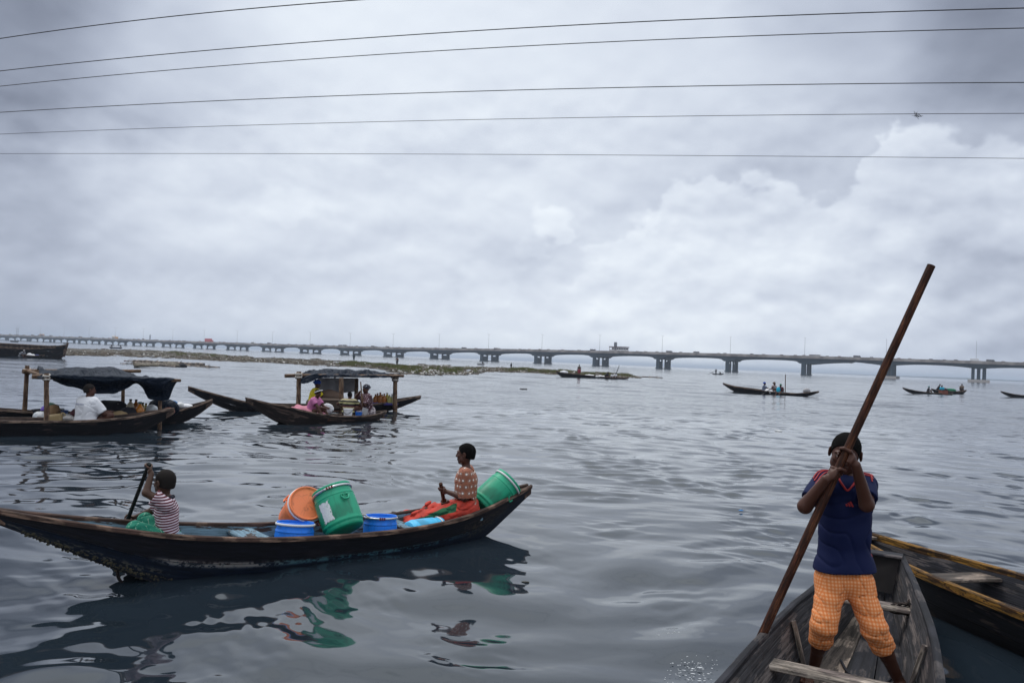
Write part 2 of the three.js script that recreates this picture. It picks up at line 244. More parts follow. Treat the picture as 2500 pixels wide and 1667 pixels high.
{
  const NX = 420, NT = 44, pos = [], uv = [], idx = [];
  for (let i = 0; i <= NX; i++) for (let j = 0; j <= NT; j++) { const px = mix(140, 1566, i / NX), t = j / NT, p = bankAt(px, t); pos.push(p[0], bankHeight(px, t), p[2]); uv.push(p[0], p[2]); if (i && j) { const a = (i - 1) * (NT + 1) + j - 1, b = a + NT + 1; idx.push(a, b, a + 1, b, b + 1, a + 1); } }
  const g = new THREE.BufferGeometry(); g.setAttribute('position', new THREE.Float32BufferAttribute(pos, 3)); g.setAttribute('uv', new THREE.Float32BufferAttribute(uv, 2)); g.setIndex(idx); g.computeVertexNormals();
  M.bank = new THREE.MeshStandardMaterial({ roughness: .95, side: THREE.DoubleSide, map: tex(512, 512, (u, v) => { const a = fbm(u * 24, v * 24, 4, 3, 24, 24), b = vnoise(u * 180, v * 180, 7, 180, 180), k = .45 + .7 * a; return b > .9 ? [.62, .6, .56] : [.36 * k, .33 * k, .28 * k]; }, { rx: 1 / 16, ry: 1 / 16 }) });
  struct('drift_bank', g, M.bank);
  // grass in patches, sticks and pale rubbish strewn over it
  const R = rng(17), m4 = new THREE.Matrix4(), qn = new THREE.Quaternion(), eu = new THREE.Euler(), col = new THREE.Color();
  const blade = new THREE.BufferGeometry(); blade.setAttribute('position', new THREE.Float32BufferAttribute([-.03, 0, 0, .03, 0, 0, 0, 1, .12, 0, 0, -.03, 0, 0, .03, .12, .85, 0, -.05, 0, .02, -.01, 0, .02, -.2, .7, -.1], 3)); blade.computeVertexNormals();
  const spots = [];
  for (let k = 0; k < 60000 && spots.length < 16000; k++) {
    const px = mix(270, 1560, R()), t = .08 + .84 * R(), near = smooth(780, 900, px) * smooth(1180, 1120, px) * smooth(.35, .6, t), left = smooth(400, 430, px) * smooth(570, 540, px) * smooth(.2, .4, t) * smooth(.8, .6, t), right = smooth(1220, 1260, px) * smooth(1565, 1500, px) * smooth(.25, .5, t);
    if (R() > max(near, .4 * left, .6 * right, .012) * smooth(.38, .55, fbm(px * .05, t * 5, 3, 90)) * 1.6) continue;
    const h = bankHeight(px, t); if (h < .03) continue; spots.push([bankAt(px, t), h, px]);
  }
  const grass = new THREE.InstancedMesh(blade, std([.105, .115, .042], .85), spots.length); grass.name = 'grass'; shade(grass);
  spots.forEach(([p, h], i) => { const s = .16 + .3 * R(); m4.compose(new THREE.Vector3(p[0], h - .02, p[2]), qn.setFromEuler(eu.set(.3 * (R() - .5), R() * 6.28, 0)), new THREE.Vector3(1.6 * s + .4, s, 1.6 * s + .4)); grass.setMatrixAt(i, m4); const c = R(); grass.setColorAt(i, col.setRGB(.8 + .5 * c, 1, .8)); });
  soft(tag(grass, 'yellow green grass growing in patches on the bank of drift', 'grass')); scene.add(grass);
  const NS = 2600, stick = new THREE.CylinderGeometry(.5, .38, 1, 5), sticks = new THREE.InstancedMesh(stick, std([.16, .13, .1], .9), NS); sticks.name = 'driftwood'; shade(sticks);
  for (let i = 0; i < NS; i++) { const px = mix(150, 1560, R()), t = R() < .35 ? .82 + .16 * R() : .05 + .9 * R(), p = bankAt(px, t), l = .4 + 2.2 * R() * R(); m4.compose(new THREE.Vector3(p[0], max(.0, bankHeight(px, t)) + .04, p[2]), qn.setFromEuler(eu.set(PI / 2 + .3 * (R() - .5), 0, R() * 6.28, 'YXZ').set(PI / 2 + .2 * (R() - .5), R() * 6.28, 0)), new THREE.Vector3(.06 + .1 * R(), l, .06 + .1 * R())); sticks.setMatrixAt(i, m4); const c = .3 + 1.1 * R(); sticks.setColorAt(i, col.setRGB(c, c, c)); }
  soft(tag(sticks, 'broken sticks and reeds strewn over the bank of drift', 'driftwood')); scene.add(sticks);
  const NL = 900, lump = new THREE.IcosahedronGeometry(.5, 0), rub = new THREE.InstancedMesh(lump, std([.6, .58, .55], .7), NL); rub.name = 'litter'; shade(rub);
  for (let i = 0; i < NL; i++) { const px = R() < .45 ? mix(960, 1180, R()) : mix(160, 1560, R()), t = R() < .6 ? .8 + .15 * R() : .1 + .85 * R(), p = bankAt(px, t), s = .1 + .28 * R() * R(); m4.compose(new THREE.Vector3(p[0], max(0, bankHeight(px, t)) + s * .25, p[2]), qn.setFromEuler(eu.set(R(), R() * 6, R())), new THREE.Vector3(s * 1.5, s * .6, s)); rub.setMatrixAt(i, m4); const c = R() < .45 ? 1 : .15 + .4 * R(); rub.setColorAt(i, col.setRGB(c, c, c)); }
  soft(tag(rub, 'pale scraps of rubbish washed up along the bank of drift', 'litter')); scene.add(rub);
}

// ---------------------------------------------------------------- the long bridge
const BR = { C: [288, -490], u: n2(-.868, -.497), n: n2(.497, -.868), pitch: 50.4, first: -3, last: 30 };
BR.pos = (t, off, y) => [BR.C[0] + BR.u[0] * t * BR.pitch + BR.n[0] * off, y, BR.C[1] + BR.u[1] * t * BR.pitch + BR.n[1] * off];
BR.deck = (t) => curve([[-4, 12.9], [0, 12.9], [2, 12.8], [4, 12.1], [6, 11], [7, 10.2], [9, 8.7], [11, 8.1], [13, 7.8], [16, 7.6], [31, 7.6]], t);
BR.span = (t) => t < 1.5 && t > -.5 ? t : t;      // piers stand at whole numbers
BR.tOf = (px) => { const v = dirOf(px, 865 + (px - 1250) * .0415), m = v[0] / -v[2]; return (BR.C[0] - m * -BR.C[1]) / (BR.pitch * (-BR.u[0] + m * -BR.u[1])); };
BR.yaw = atan2(-BR.u[1], BR.u[0]);
{
  const W2 = 15.5, GAP = 3.0;
  M.concrete = std([.036, .068, .10], .85, { map: tex(256, 256, (u, v) => { const k = .8 + .4 * (fbm(u * 6, v * 14, 4, 5, 6, 14) - .5) ; return [k, k, k * .99]; }, { rx: .05, ry: .1 }) });  // darker than bare concrete: shade under the deck is put into the colour
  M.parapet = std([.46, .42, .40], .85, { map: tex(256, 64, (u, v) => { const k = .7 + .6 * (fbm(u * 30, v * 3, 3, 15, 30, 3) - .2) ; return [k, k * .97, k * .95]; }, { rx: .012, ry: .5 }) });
  const b = thing('road_bridge', 'long grey concrete road bridge on arched piers crossing the lagoon', 'bridge', BR.pos(0, 0, 0), BR.yaw);
  const s = (t) => t * BR.pitch;                              // local x runs along the bridge, local -z is away from us
  const strip = (name, mat, rows, t0, t1, step) => {          // rows: closed outline [z, dy from the deck]
    const pos = [], uv = [], idx = [], n = Math.round((t1 - t0) / step), m = rows.length;
    for (let i = 0; i <= n; i++) { const t = mix(t0, t1, i / n); for (let k = 0; k <= m; k++) { const r = rows[k % m]; pos.push(s(t), BR.deck(t) + r[1], r[0]); uv.push(s(t), k); if (i && k) { const a = (i - 1) * (m + 1) + k - 1, c = a + m + 1; idx.push(a, c, a + 1, c, c + 1, a + 1); } } }
    let g = new THREE.BufferGeometry(); g.setAttribute('position', new THREE.Float32BufferAttribute(pos, 3)); g.setAttribute('uv', new THREE.Float32BufferAttribute(uv, 2)); g.setIndex(idx); g = g.toNonIndexed(); g.computeVertexNormals(); return part(name, g, mat, b);
  };
  const box = (z0, z1, y0, y1) => [[z0, y0], [z0, y1], [z1, y1], [z1, y0]];
  const T0 = -3.4, T1 = 31;
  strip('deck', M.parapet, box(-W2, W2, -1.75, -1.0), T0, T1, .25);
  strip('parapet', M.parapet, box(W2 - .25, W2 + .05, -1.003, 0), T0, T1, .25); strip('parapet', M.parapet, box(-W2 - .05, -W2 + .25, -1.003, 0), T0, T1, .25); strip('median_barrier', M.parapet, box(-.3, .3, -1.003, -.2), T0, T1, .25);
  const shapeBetween = (t, zA, zB) => {                      // girder of one span, its soffit hollowed between the piers
    const half = t < 1 ? (t < 0 ? .02 : .02) : .045, a = t + half, c = t + 1 - half, pts = [], sh = new THREE.Shape(), N = 24;
    const dp = (q) => q < 1.5 ? 4.4 : mix(3.9, 2.9, smooth(4, 15, q)), dm = mix(2.9, 2.2, smooth(4, 15, t));
    const fillet = t > 1.5 ? 1 : 0;
    for (let i = 0; i <= N; i++) {
      const k = i / N, q = mix(a, c, k), e = abs(2 * k - 1); let drop = mix(dm, dp(t), pow(e, 2.4)); if (fillet) drop += mix(1.2, .8, smooth(4, 15, t)) * smooth(.86, 1.0, e) ** 2;
      if (t === 1) { drop = mix(2.6, 4.6, pow(e, 1.5)); if (k > .42) drop += .9 * smooth(.42, .425, k) * (1 - .0); }
      pts.push([s(q), BR.deck(q) - 1.753 - drop + 1.6]);
    }
    sh.moveTo(s(a - half), BR.deck(a - half) - 1.753); sh.lineTo(s(c + half), BR.deck(c + half) - 1.753); sh.lineTo(s(c + half), pts[N][1]);
    for (let i = N; i >= 0; i--) sh.lineTo(...pts[i]); sh.lineTo(s(a - half), pts[0][1]);
    const g = new THREE.ExtrudeGeometry(sh, { depth: zB - zA, bevelEnabled: false }); g.translate(0, 0, zA); return g;
  };
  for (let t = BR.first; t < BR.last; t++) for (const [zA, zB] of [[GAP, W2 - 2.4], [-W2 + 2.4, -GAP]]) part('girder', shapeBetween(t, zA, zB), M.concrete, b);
  for (let t = BR.first; t <= BR.last; t++) {
    const top = BR.deck(t) - 1.753 - (t < 1.5 ? 4.4 : mix(5.1, 3.7, smooth(4, 15, t))) + 1.6;
    if (t < 2) {                                              // slender columns on a pile cap
      const g = []; for (const z of [-11, -4, 4, 11]) for (const x of [-3, 0, 3]) { const c = new THREE.CylinderGeometry(.85, .85, top + .9, 12); c.translate(s(t) + x, (top + .9) / 2, z); part('column', c, M.concrete, b); }
      const f = new RoundedBoxGeometry(11.5, 2.2, 30, 2, .3); f.translate(s(t), .55, 0); part('pile_cap', f, M.parapet, b);
      continue;
    }
    const k = smooth(3, 14, t), ww = t < 2.5 ? 0 : mix(6.6, 7.6, k), wb = mix(5.6, .6, k), wt = min(top - .1, wb + mix(2.6, 4.2, k)), th = .7;
    for (const z0 of [GAP - .06, -W2 + 2.34]) {
      const z1 = z0 + W2 - 2.4 - GAP + .12, zc = (z0 + z1) / 2, sh = new THREE.Shape();
      sh.moveTo(z0, -.5); sh.lineTo(z1, -.5); sh.lineTo(z1, top + .6); sh.lineTo(z0, top + .6);
      if (ww) { const h = new THREE.Path(); h.moveTo(zc - ww / 2, wb); h.lineTo(zc + ww / 2, wb); h.lineTo(zc + ww / 2, mix(wb, wt, .45)); h.quadraticCurveTo(zc + ww * .42, mix(wb, wt, .85), zc, wt); h.quadraticCurveTo(zc - ww * .42, mix(wb, wt, .85), zc - ww / 2, mix(wb, wt, .45)); sh.holes.push(h); }
      const g = new THREE.ExtrudeGeometry(sh, { depth: th, bevelEnabled: false, curveSegments: 6 }); g.rotateY(-PI / 2); g.translate(s(t) + th / 2, 0, 0);
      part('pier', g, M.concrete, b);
      { const e = new THREE.BoxGeometry(2.3, top + 1.0, 1.7), zz = z0 > 0 ? z1 - .8 : z0 + .8; e.translate(s(t), (top + .8) / 2 - .1, zz); part('pier_end', e, M.concrete, b); }
      const f = new THREE.BoxGeometry(th + 2.4, 1.0, z1 - z0 + 1.4); f.translate(s(t), .0, zc); part('footing', f, M.concrete, b);
    }
  }
}
// ---------------------------------------------------------------- solids from a distance field: bodies, clothing, soft things
class Field {
  constructor() { this.p = []; this.cuts = []; this.warp = null; }
  cap(a, b, ra, rb = ra, k = .02) { const d = sub(b, a); this.p.push({ t: 0, a, d, dd: dot(d, d) || 1e-9, ra, rb, k, c: mul(add(a, b), .5), R: len(d) / 2 + max(ra, rb) }); return this; }
  ell(c, r, k = .02, B = [[1, 0, 0], [0, 1, 0], [0, 0, 1]]) { this.p.push({ t: 1, c, r, B, k, m: min(...r), R: max(...r) }); return this; }
  dig(c, r, k = .01, B) { this.ell(c, r, k, B); this.p[this.p.length - 1].neg = true; return this; }
  cut(point, normal) { this.cuts.push([point, normal, dot(point, normal)]); return this; }          // keeps the side the normal points away from
  at(x, y, z) {
    let d = 1e3;
    for (const q of this.p) {
      let e;
      if (q.t === 0) { const X = x - q.a[0], Y = y - q.a[1], Z = z - q.a[2], t = clamp((X * q.d[0] + Y * q.d[1] + Z * q.d[2]) / q.dd); e = hypot(X - q.d[0] * t, Y - q.d[1] * t, Z - q.d[2] * t) - (q.ra + (q.rb - q.ra) * t); }
      else { const X = x - q.c[0], Y = y - q.c[1], Z = z - q.c[2], B = q.B, u = (X * B[0][0] + Y * B[0][1] + Z * B[0][2]) / q.r[0], v = (X * B[1][0] + Y * B[1][1] + Z * B[1][2]) / q.r[1], w = (X * B[2][0] + Y * B[2][1] + Z * B[2][2]) / q.r[2], l = sqrt(u * u + v * v + w * w), g = sqrt(u * u / q.r[0] ** 2 + v * v / q.r[1] ** 2 + w * w / q.r[2] ** 2); e = l < 1e-6 ? -q.m : l * (l - 1) / g; }
      if (q.neg) { const f = -e, h = clamp(.5 - .5 * (d - f) / q.k); d = mix(d, f, h) + q.k * h * (1 - h); }
      else { const h = clamp(.5 + .5 * (e - d) / q.k); d = mix(e, d, h) - q.k * h * (1 - h); }
    }
    if (this.warp) d += this.warp(x, y, z, d);
    for (const c of this.cuts) d = max(d, x * c[1][0] + y * c[1][1] + z * c[1][2] - c[2]);
    return d;
  }
  mesh(cell, uvFn) {
    let lo = [1e9, 1e9, 1e9], hi = [-1e9, -1e9, -1e9];
    for (const q of this.p) if (!q.neg) for (let i = 0; i < 3; i++) { const a = q.t ? q.c[i] - q.R : min(q.a[i], q.a[i] + q.d[i]) - max(q.ra, q.rb), b = q.t ? q.c[i] + q.R : max(q.a[i], q.a[i] + q.d[i]) + max(q.ra, q.rb); lo[i] = min(lo[i], a - cell * 2.5 - .01); hi[i] = max(hi[i], b + cell * 2.5 + .01); }
    const n = [0, 1, 2].map(i => Math.ceil((hi[i] - lo[i]) / cell / 4) * 4 + 1), [NX, NY, NZ] = n, F = new Float32Array(NX * NY * NZ), BK = 4;
    for (let bz = 0; bz < NZ; bz += BK) for (let by = 0; by < NY; by += BK) for (let bx = 0; bx < NX; bx += BK) {
      const c = this.at(lo[0] + (bx + 1.5) * cell, lo[1] + (by + 1.5) * cell, lo[2] + (bz + 1.5) * cell), far = abs(c) > cell * 4.6 + .012;
      for (let z = bz; z < min(NZ, bz + BK); z++) for (let y = by; y < min(NY, by + BK); y++) for (let x = bx; x < min(NX, bx + BK); x++) F[(z * NY + y) * NX + x] = far ? c : this.at(lo[0] + x * cell, lo[1] + y * cell, lo[2] + z * cell);
    }
    const id = new Int32Array(NX * NY * NZ).fill(-1), pos = [], nor = [], uv = [], idx = [], off = [0, 1, NX, NX + 1, NX * NY, NX * NY + 1, NX * NY + NX, NX * NY + NX + 1], E = [[0, 1], [0, 2], [0, 4], [1, 3], [1, 5], [2, 3], [2, 6], [3, 7], [4, 5], [4, 6], [5, 7], [6, 7]], e = cell * .4;
    for (let z = 0; z < NZ - 1; z++) for (let y = 0; y < NY - 1; y++) for (let x = 0; x < NX - 1; x++) {
      const o = (z * NY + y) * NX + x; let mask = 0; for (let k = 0; k < 8; k++) if (F[o + off[k]] < 0) mask |= 1 << k; if (!mask || mask === 255) continue;
      let sx = 0, sy = 0, sz = 0, m = 0;
      for (const [a, b] of E) { if ((mask >> a & 1) === (mask >> b & 1)) continue; const fa = F[o + off[a]], fb = F[o + off[b]], t = fa / (fa - fb); sx += (a & 1) + ((b & 1) - (a & 1)) * t; sy += (a >> 1 & 1) + ((b >> 1 & 1) - (a >> 1 & 1)) * t; sz += (a >> 2) + ((b >> 2) - (a >> 2)) * t; m++; }
      const p = [lo[0] + (x + sx / m) * cell, lo[1] + (y + sy / m) * cell, lo[2] + (z + sz / m) * cell];
      const g = norm([this.at(p[0] + e, p[1], p[2]) - this.at(p[0] - e, p[1], p[2]), this.at(p[0], p[1] + e, p[2]) - this.at(p[0], p[1] - e, p[2]), this.at(p[0], p[1], p[2] + e) - this.at(p[0], p[1], p[2] - e)]), d = this.at(...p), k = clamp(d, -cell * .5, cell * .5);
      id[o] = pos.length / 3; pos.push(p[0] - g[0] * k, p[1] - g[1] * k, p[2] - g[2] * k); nor.push(...g); const w = uvFn ? uvFn(p, g) : abs(g[0]) > abs(g[2]) ? [p[2], p[1]] : [p[0], p[1]]; uv.push(w[0], w[1]);
    }
    const quad = (a, b, c, d, flip) => { if (a < 0 || b < 0 || c < 0 || d < 0) return; flip ? idx.push(a, c, b, b, c, d) : idx.push(a, b, c, b, d, c); };
    for (let z = 1; z < NZ - 1; z++) for (let y = 1; y < NY - 1; y++) for (let x = 1; x < NX - 1; x++) {
      const o = (z * NY + y) * NX + x, s = F[o] < 0;
      if (s !== F[o + 1] < 0) quad(id[o - NX - NX * NY], id[o - NX * NY], id[o - NX], id[o], !s);
      if (s !== F[o + NX] < 0) quad(id[o - 1 - NX * NY], id[o - NX * NY], id[o - 1], id[o], s);
      if (s !== F[o + NX * NY] < 0) quad(id[o - 1 - NX], id[o - NX], id[o - 1], id[o], !s);
    }
    const g = new THREE.BufferGeometry(); g.setAttribute('position', new THREE.Float32BufferAttribute(pos, 3)); g.setAttribute('normal', new THREE.Float32BufferAttribute(nor, 3)); g.setAttribute('uv', new THREE.Float32BufferAttribute(uv, 2)); g.setIndex(idx); return g;
  }
}
// ---------------------------------------------------------------- bars, boards and tubes
function tube(points, r, seg = 8, r2 = r, closed = false) {
  const c = new THREE.CatmullRomCurve3(points.map(p => new THREE.Vector3(...p)), closed), n = max(8, points.length * 6), g = new THREE.TubeGeometry(c, n, 1, seg, closed), p = g.attributes.position, fr = [];
  for (let i = 0; i <= n; i++) fr.push(c.getPointAt(i / n));
  for (let i = 0; i < p.count; i++) { const ring = floor(i / (seg + 1)), q = fr[min(ring, n)], k = mix(r, r2, ring / n); p.setXYZ(i, q.x + (p.getX(i) - q.x) * k, q.y + (p.getY(i) - q.y) * k, q.z + (p.getZ(i) - q.z) * k); }
  return g;
}
function rod(a, b, ra, rb = ra, seg = 10, uneven = 0, seed = 1) {          // round timber with closed ends and real-size uv
  const d = sub(b, a), L = len(d), rows = max(1, Math.round(L / .12)), g = new THREE.CylinderGeometry(rb, ra, L, seg, rows), p = g.attributes.position, u = g.attributes.uv;
  if (uneven) for (let i = 0; i < p.count; i++) { const y = p.getY(i), k = 1 + uneven * (fbm(y * 7 + seed, atan2(p.getX(i), p.getZ(i)) * .6 + seed, 3, seed) - .5); p.setX(i, p.getX(i) * k + uneven * .25 * ra * sin(y * 2.3 + seed)); p.setZ(i, p.getZ(i) * k + uneven * .25 * ra * cos(y * 1.7 + seed)); }
  for (let i = 0; i < u.count; i++) u.setXY(i, u.getY(i) * L, u.getX(i) * .2 + seed * .37);
  g.computeVertexNormals(); const q = new THREE.Quaternion().setFromUnitVectors(new THREE.Vector3(0, 1, 0), new THREE.Vector3(...norm(d))); g.applyQuaternion(q); g.translate(...mul(add(a, b), .5)); return g;
}
function loft(rows, crease = true) {        // rows of outline points, the outline closed; ends capped; each side keeps its own edge
  const m = rows[0].length, n = rows.length, pos = [], uv = [], idx = []; let along = [0];
  for (let i = 1; i < n; i++) along.push(along[i - 1] + len(sub(rows[i][0], rows[i - 1][0])));
  for (let k = 0; k < m; k++) { const k2 = (k + 1) % m, b = pos.length / 3; let v0 = 0; for (let q = 0; q < k; q++) v0 += len(sub(rows[n >> 1][q + 1], rows[n >> 1][q])); const w = len(sub(rows[n >> 1][k2], rows[n >> 1][k]));
    for (let i = 0; i < n; i++) { pos.push(...rows[i][k], ...rows[i][k2]); uv.push(along[i], v0, along[i], v0 + w); if (i) { const a = b + (i - 1) * 2; idx.push(a, a + 1, a + 2, a + 1, a + 3, a + 2); } } }
  for (const [row, flip] of [[rows[0], 0], [rows[n - 1], 1]]) { const b = pos.length / 3; row.forEach((p, k) => { pos.push(...p); uv.push(k * .01, k * .01); }); for (let k = 1; k < m - 1; k++) flip ? idx.push(b, b + k + 1, b + k) : idx.push(b, b + k, b + k + 1); }
  const g = new THREE.BufferGeometry(); g.setAttribute('position', new THREE.Float32BufferAttribute(pos, 3)); g.setAttribute('uv', new THREE.Float32BufferAttribute(uv, 2)); g.setIndex(idx); g.computeVertexNormals(); return g;
}
function board(a, b, width, thick, up = [0, 1, 0], seed = 1) {             // a sawn plank with softened, slightly uneven edges
  const d = norm(sub(b, a)), L = len(sub(b, a)), s = norm(cross(up, d)), u = cross(d, s), rows = [], n = max(2, Math.round(L / .08));
  for (let i = 0; i <= n; i++) { const c = add(a, mul(d, L * i / n)), w = width / 2 * (1 + .05 * (vnoise(i * .9, seed, 2) - .5)), t = thick / 2, e = min(.006, thick * .25), o = .006 * (vnoise(i * .5, seed + 9, 3) - .5); rows.push([[-w + e, -t], [w - e, -t], [w, -t + e], [w, t - e], [w - e, t], [-w + e, t], [-w, t - e], [-w, -t + e]].map(([x, y]) => add(c, add(mul(s, x + o), mul(u, y))))); }
  return loft(rows);
}
// ---------------------------------------------------------------- dugout and plank canoes
function boat(key, name, label, o = {}) {
  const h = HULLS[key], N = o.n ?? 44, t = o.thick ?? .028, cr = o.chine ?? .66, out = o.out, inn = o.inn ?? out, rimM = o.rim ?? out;
  const g = thing(name, label, o.category ?? 'canoe', [h.p0[0], 0, h.p0[1]], h.yaw, o.group);
  const S = []; for (let i = 0; i <= N; i++) S.push(mix(h.s0, h.s1, .5 - .5 * cos(PI * i / N) * .85 + (i / N - .5) * .15));
  S[0] = h.s0; S[N] = h.s1;
  const L = (s) => { const w = h.w(s), gg = h.g(s), b = h.b(s); return { w, g: gg, b, c: w * cr }; };
  const edge = (s, f, side, inset) => { const q = L(s), k = mix(q.c, q.w, pow(f, .8)); return [s, mix(q.b, q.g, f), side * max(.004, k - inset)]; };
  const nS = o.strakes ?? 1;
  for (const side of [-1, 1]) {
    for (let k = 0; k < nS; k++) {
      const f0 = k / nS, f1 = (k + 1) / nS - (nS > 1 && k < nS - 1 ? .012 : 0), lap = -.005 * k;
      const geo = loft(S.map(s => [edge(s, f0, side, lap), edge(s, f1, side, lap), edge(s, f1, side, lap + t), edge(s, f0, side, lap + t)]));
      const u = geo.attributes.uv, p = geo.attributes.position; for (let i = 0; i < p.count; i++) { const s = p.getX(i), q = L(s); u.setXY(i, s - h.s0, clamp((p.getY(i) - q.b) / max(.03, q.g - q.b))); }
      if (inn !== out) { // outer and inner faces carry their own paint
        const fr = geo.index.count, per = (S.length - 1) * 6; geo.addGroup(0, per, 0); geo.addGroup(per, per, 1); geo.addGroup(per * 2, per, 1); geo.addGroup(per * 3, fr - per * 3, 0);
        part('side_plank', geo, [out, inn], g);
      } else part('side_plank', geo, out, g);
    }
    const rw = o.rimW ?? .034, rh = o.rimH ?? .03;
    part('gunwale', loft(S.map((s, i) => { const q = L(s), y = q.g + .004, jig = .004 * (vnoise(s * 6, side, 7) - .5), z0 = side * max(.001, q.w - rw * .55 + jig), z1 = side * (q.w + rw * .45 + jig), e = .007; return [[s, y - rh * .4, z0], [s, y + rh * .6 - e, z0], [s, y + rh * .6, mix(z0, z1, .2)], [s, y + rh * .6, mix(z0, z1, .8)], [s, y + rh * .6 - e, z1], [s, y - rh * .4, z1]]; })), rimM, g);
  }
  const nf = o.floors ?? 1, fm = o.floorMats ?? [inn];
  const SF = S.filter(s => L(s).c > .03 || s === S[0]);
  for (let k = 0; k < nf; k++) part(nf > 1 ? 'floor_plank' : 'bottom', loft(S.map(s => { const q = L(s), z0 = mix(-q.c, q.c, k / nf) + (k ? .003 : 0), z1 = mix(-q.c, q.c, (k + 1) / nf) - (k < nf - 1 ? .003 : 0), y = q.b + (o.floorLift ?? 0) + (k % 2 ? .004 : 0); return [[s, y - t * .5, z0], [s, y + t, z0], [s, y + t, z1], [s, y - t * .5, z1]]; })), fm[k % fm.length], g);
  for (const [end, s] of [['bow_block', h.s0], ['stern_block', h.s1]]) { const q = L(s), s2 = s + (s === h.s0 ? 1 : -1) * (o.cap ?? .16), q2 = L(s2); if (q.w > .09) continue; part(end, loft([[[s, q.b - .004, -q.w - .004], [s, q.g + .003, -q.w - .004], [s, q.g + .003, q.w + .004], [s, q.b - .004, q.w + .004]], [[s2, q2.b, -q2.w + .01], [s2, q2.g - .004, -q2.w + .01], [s2, q2.g - .004, q2.w - .01], [s2, q2.b, q2.w - .01]]]), rimM, g); }
  if (o.transom) { const s = h.s1, q = L(s), T = o.transom; part('transom', loft([s - .03, s + .012].map(x => [[x, q.b, -q.c], [x, q.b, q.c], [x, q.g + .012, q.w + .006], [x, q.g + .012, -q.w - .006]])), T, g); part('transom_cap', board([s - .055, q.g + .024, -q.w - .01], [s - .055, q.g + .024, q.w + .01], .13, .022), rimM, g); }
  for (const [s, w, dy] of o.thwarts ?? []) { const q = L(s), y = q.g - (dy ?? .07), z = mix(q.c, q.w, pow(clamp((y - q.b) / (q.g - q.b)), .8)) - .012; part('thwart', board([s, y, -z], [s, y, z], w, .028, [0, 1, 0], s * 10), o.thwartM ?? inn, g); }
  for (const s of o.ribs ?? []) for (const side of [-1, 1]) { const a = edge(s, .1, side, t + .012), b = edge(s, .93, side, t + .012); part('rib', board(a, b, .034, .024, [0, 0, -side]), o.ribM ?? rimM, g); }
  h.obj = g; return g;
}
// ---------------------------------------------------------------- figures
function reach(a, target, l1, l2, hint) {          // where the elbow or knee goes
  let d = sub(target, a), L = len(d); const lim = (l1 + l2) * .995; if (L > lim) { d = mul(d, lim / L); L = lim; } L = max(L, abs(l1 - l2) + .005);
  const u = norm(d), x = (l1 * l1 - l2 * l2 + L * L) / (2 * L), r = sqrt(max(0, l1 * l1 - x * x)), hh = norm(sub(hint, mul(u, dot(hint, u))));
  return [add(add(a, mul(u, x)), mul(hh, r)), add(a, d)];
}
const SKIN = () => M.skin;
function pose(S, o = {}) {                           // joints in the figure's own frame: +z ahead, +x its left
  const seat = o.seat, sit = seat !== undefined, lean = o.lean ?? 0, k = o.wide ?? 1, J = {};
  const py = sit ? seat + .07 * S : .52 * S; J.pelvis = [0, py, 0];
  const up = norm([o.side ?? 0, cos(lean), sin(lean)]), T = .285 * S; J.neck = add(J.pelvis, mul(up, T)); const tw = o.twist ?? 0, rx = [cos(tw), 0, -sin(tw)];
  const chest = add(J.pelvis, mul(up, T * .93)); J.shL = add(chest, mul(rx, .108 * S * k)); J.shR = add(chest, mul(rx, -.108 * S * k));
  J.hipL = add(J.pelvis, [.05 * S * k, 0, 0]); J.hipR = add(J.pelvis, [-.05 * S * k, 0, 0]);
  const hs = o.head ?? .135 * S; J.hs = hs; J.head = add(J.neck, add(mul(norm(add(up, [0, .6, 0])), .035 * S + hs * .52), [0, 0, .008 * S]));
  const hy = o.yaw ?? 0, hp = o.nod ?? 0; J.fwd = norm([sin(hy) * cos(hp), -sin(hp), cos(hy) * cos(hp)]);
  const footL = o.footL ?? (sit ? [.09 * S, (o.floor ?? seat - .1) + .03, .36 * S] : [.07 * S, .04 * S, 0]), footR = o.footR ?? (sit ? [-.09 * S, (o.floor ?? seat - .1) + .03, .36 * S] : [-.07 * S, .04 * S, .01]);
  [J.knL, J.anL] = reach(J.hipL, footL, .245 * S, .235 * S, o.kneeHint ?? (sit ? [.3, 1, .3] : [0, 0, 1])); [J.knR, J.anR] = reach(J.hipR, footR, .245 * S, .235 * S, o.kneeHint2 ?? o.kneeHint ?? (sit ? [-.3, 1, .3] : [0, 0, 1]));
  J.toeL = o.toeL ?? add(J.anL, [.01 * S, sit ? .02 : -.022 * S, .1 * S]); J.toeR = o.toeR ?? add(J.anR, [-.01 * S, sit ? .02 : -.022 * S, .1 * S]);
  const hl = o.handL ?? (sit ? [.1 * S, py + .06 * S, .2 * S] : [.15 * S, .47 * S, .05 * S]), hr = o.handR ?? (sit ? [-.1 * S, py + .06 * S, .2 * S] : [-.15 * S, .47 * S, .05 * S]);
  [J.elL, J.wrL] = reach(J.shL, hl, .165 * S, .15 * S, o.elbowL ?? [.6, -.6, -.5]); [J.elR, J.wrR] = reach(J.shR, hr, .165 * S, .15 * S, o.elbowR ?? [-.6, -.6, -.5]);
  return J;
}
function basis(f, u = [0, 1, 0]) { const z = norm(f), x = norm(cross(u, z)), y = cross(z, x); return [x, y, z]; }
const inB = (B, o, p) => add(o, add(mul(B[0], p[0]), add(mul(B[1], p[1]), mul(B[2], p[2]))));
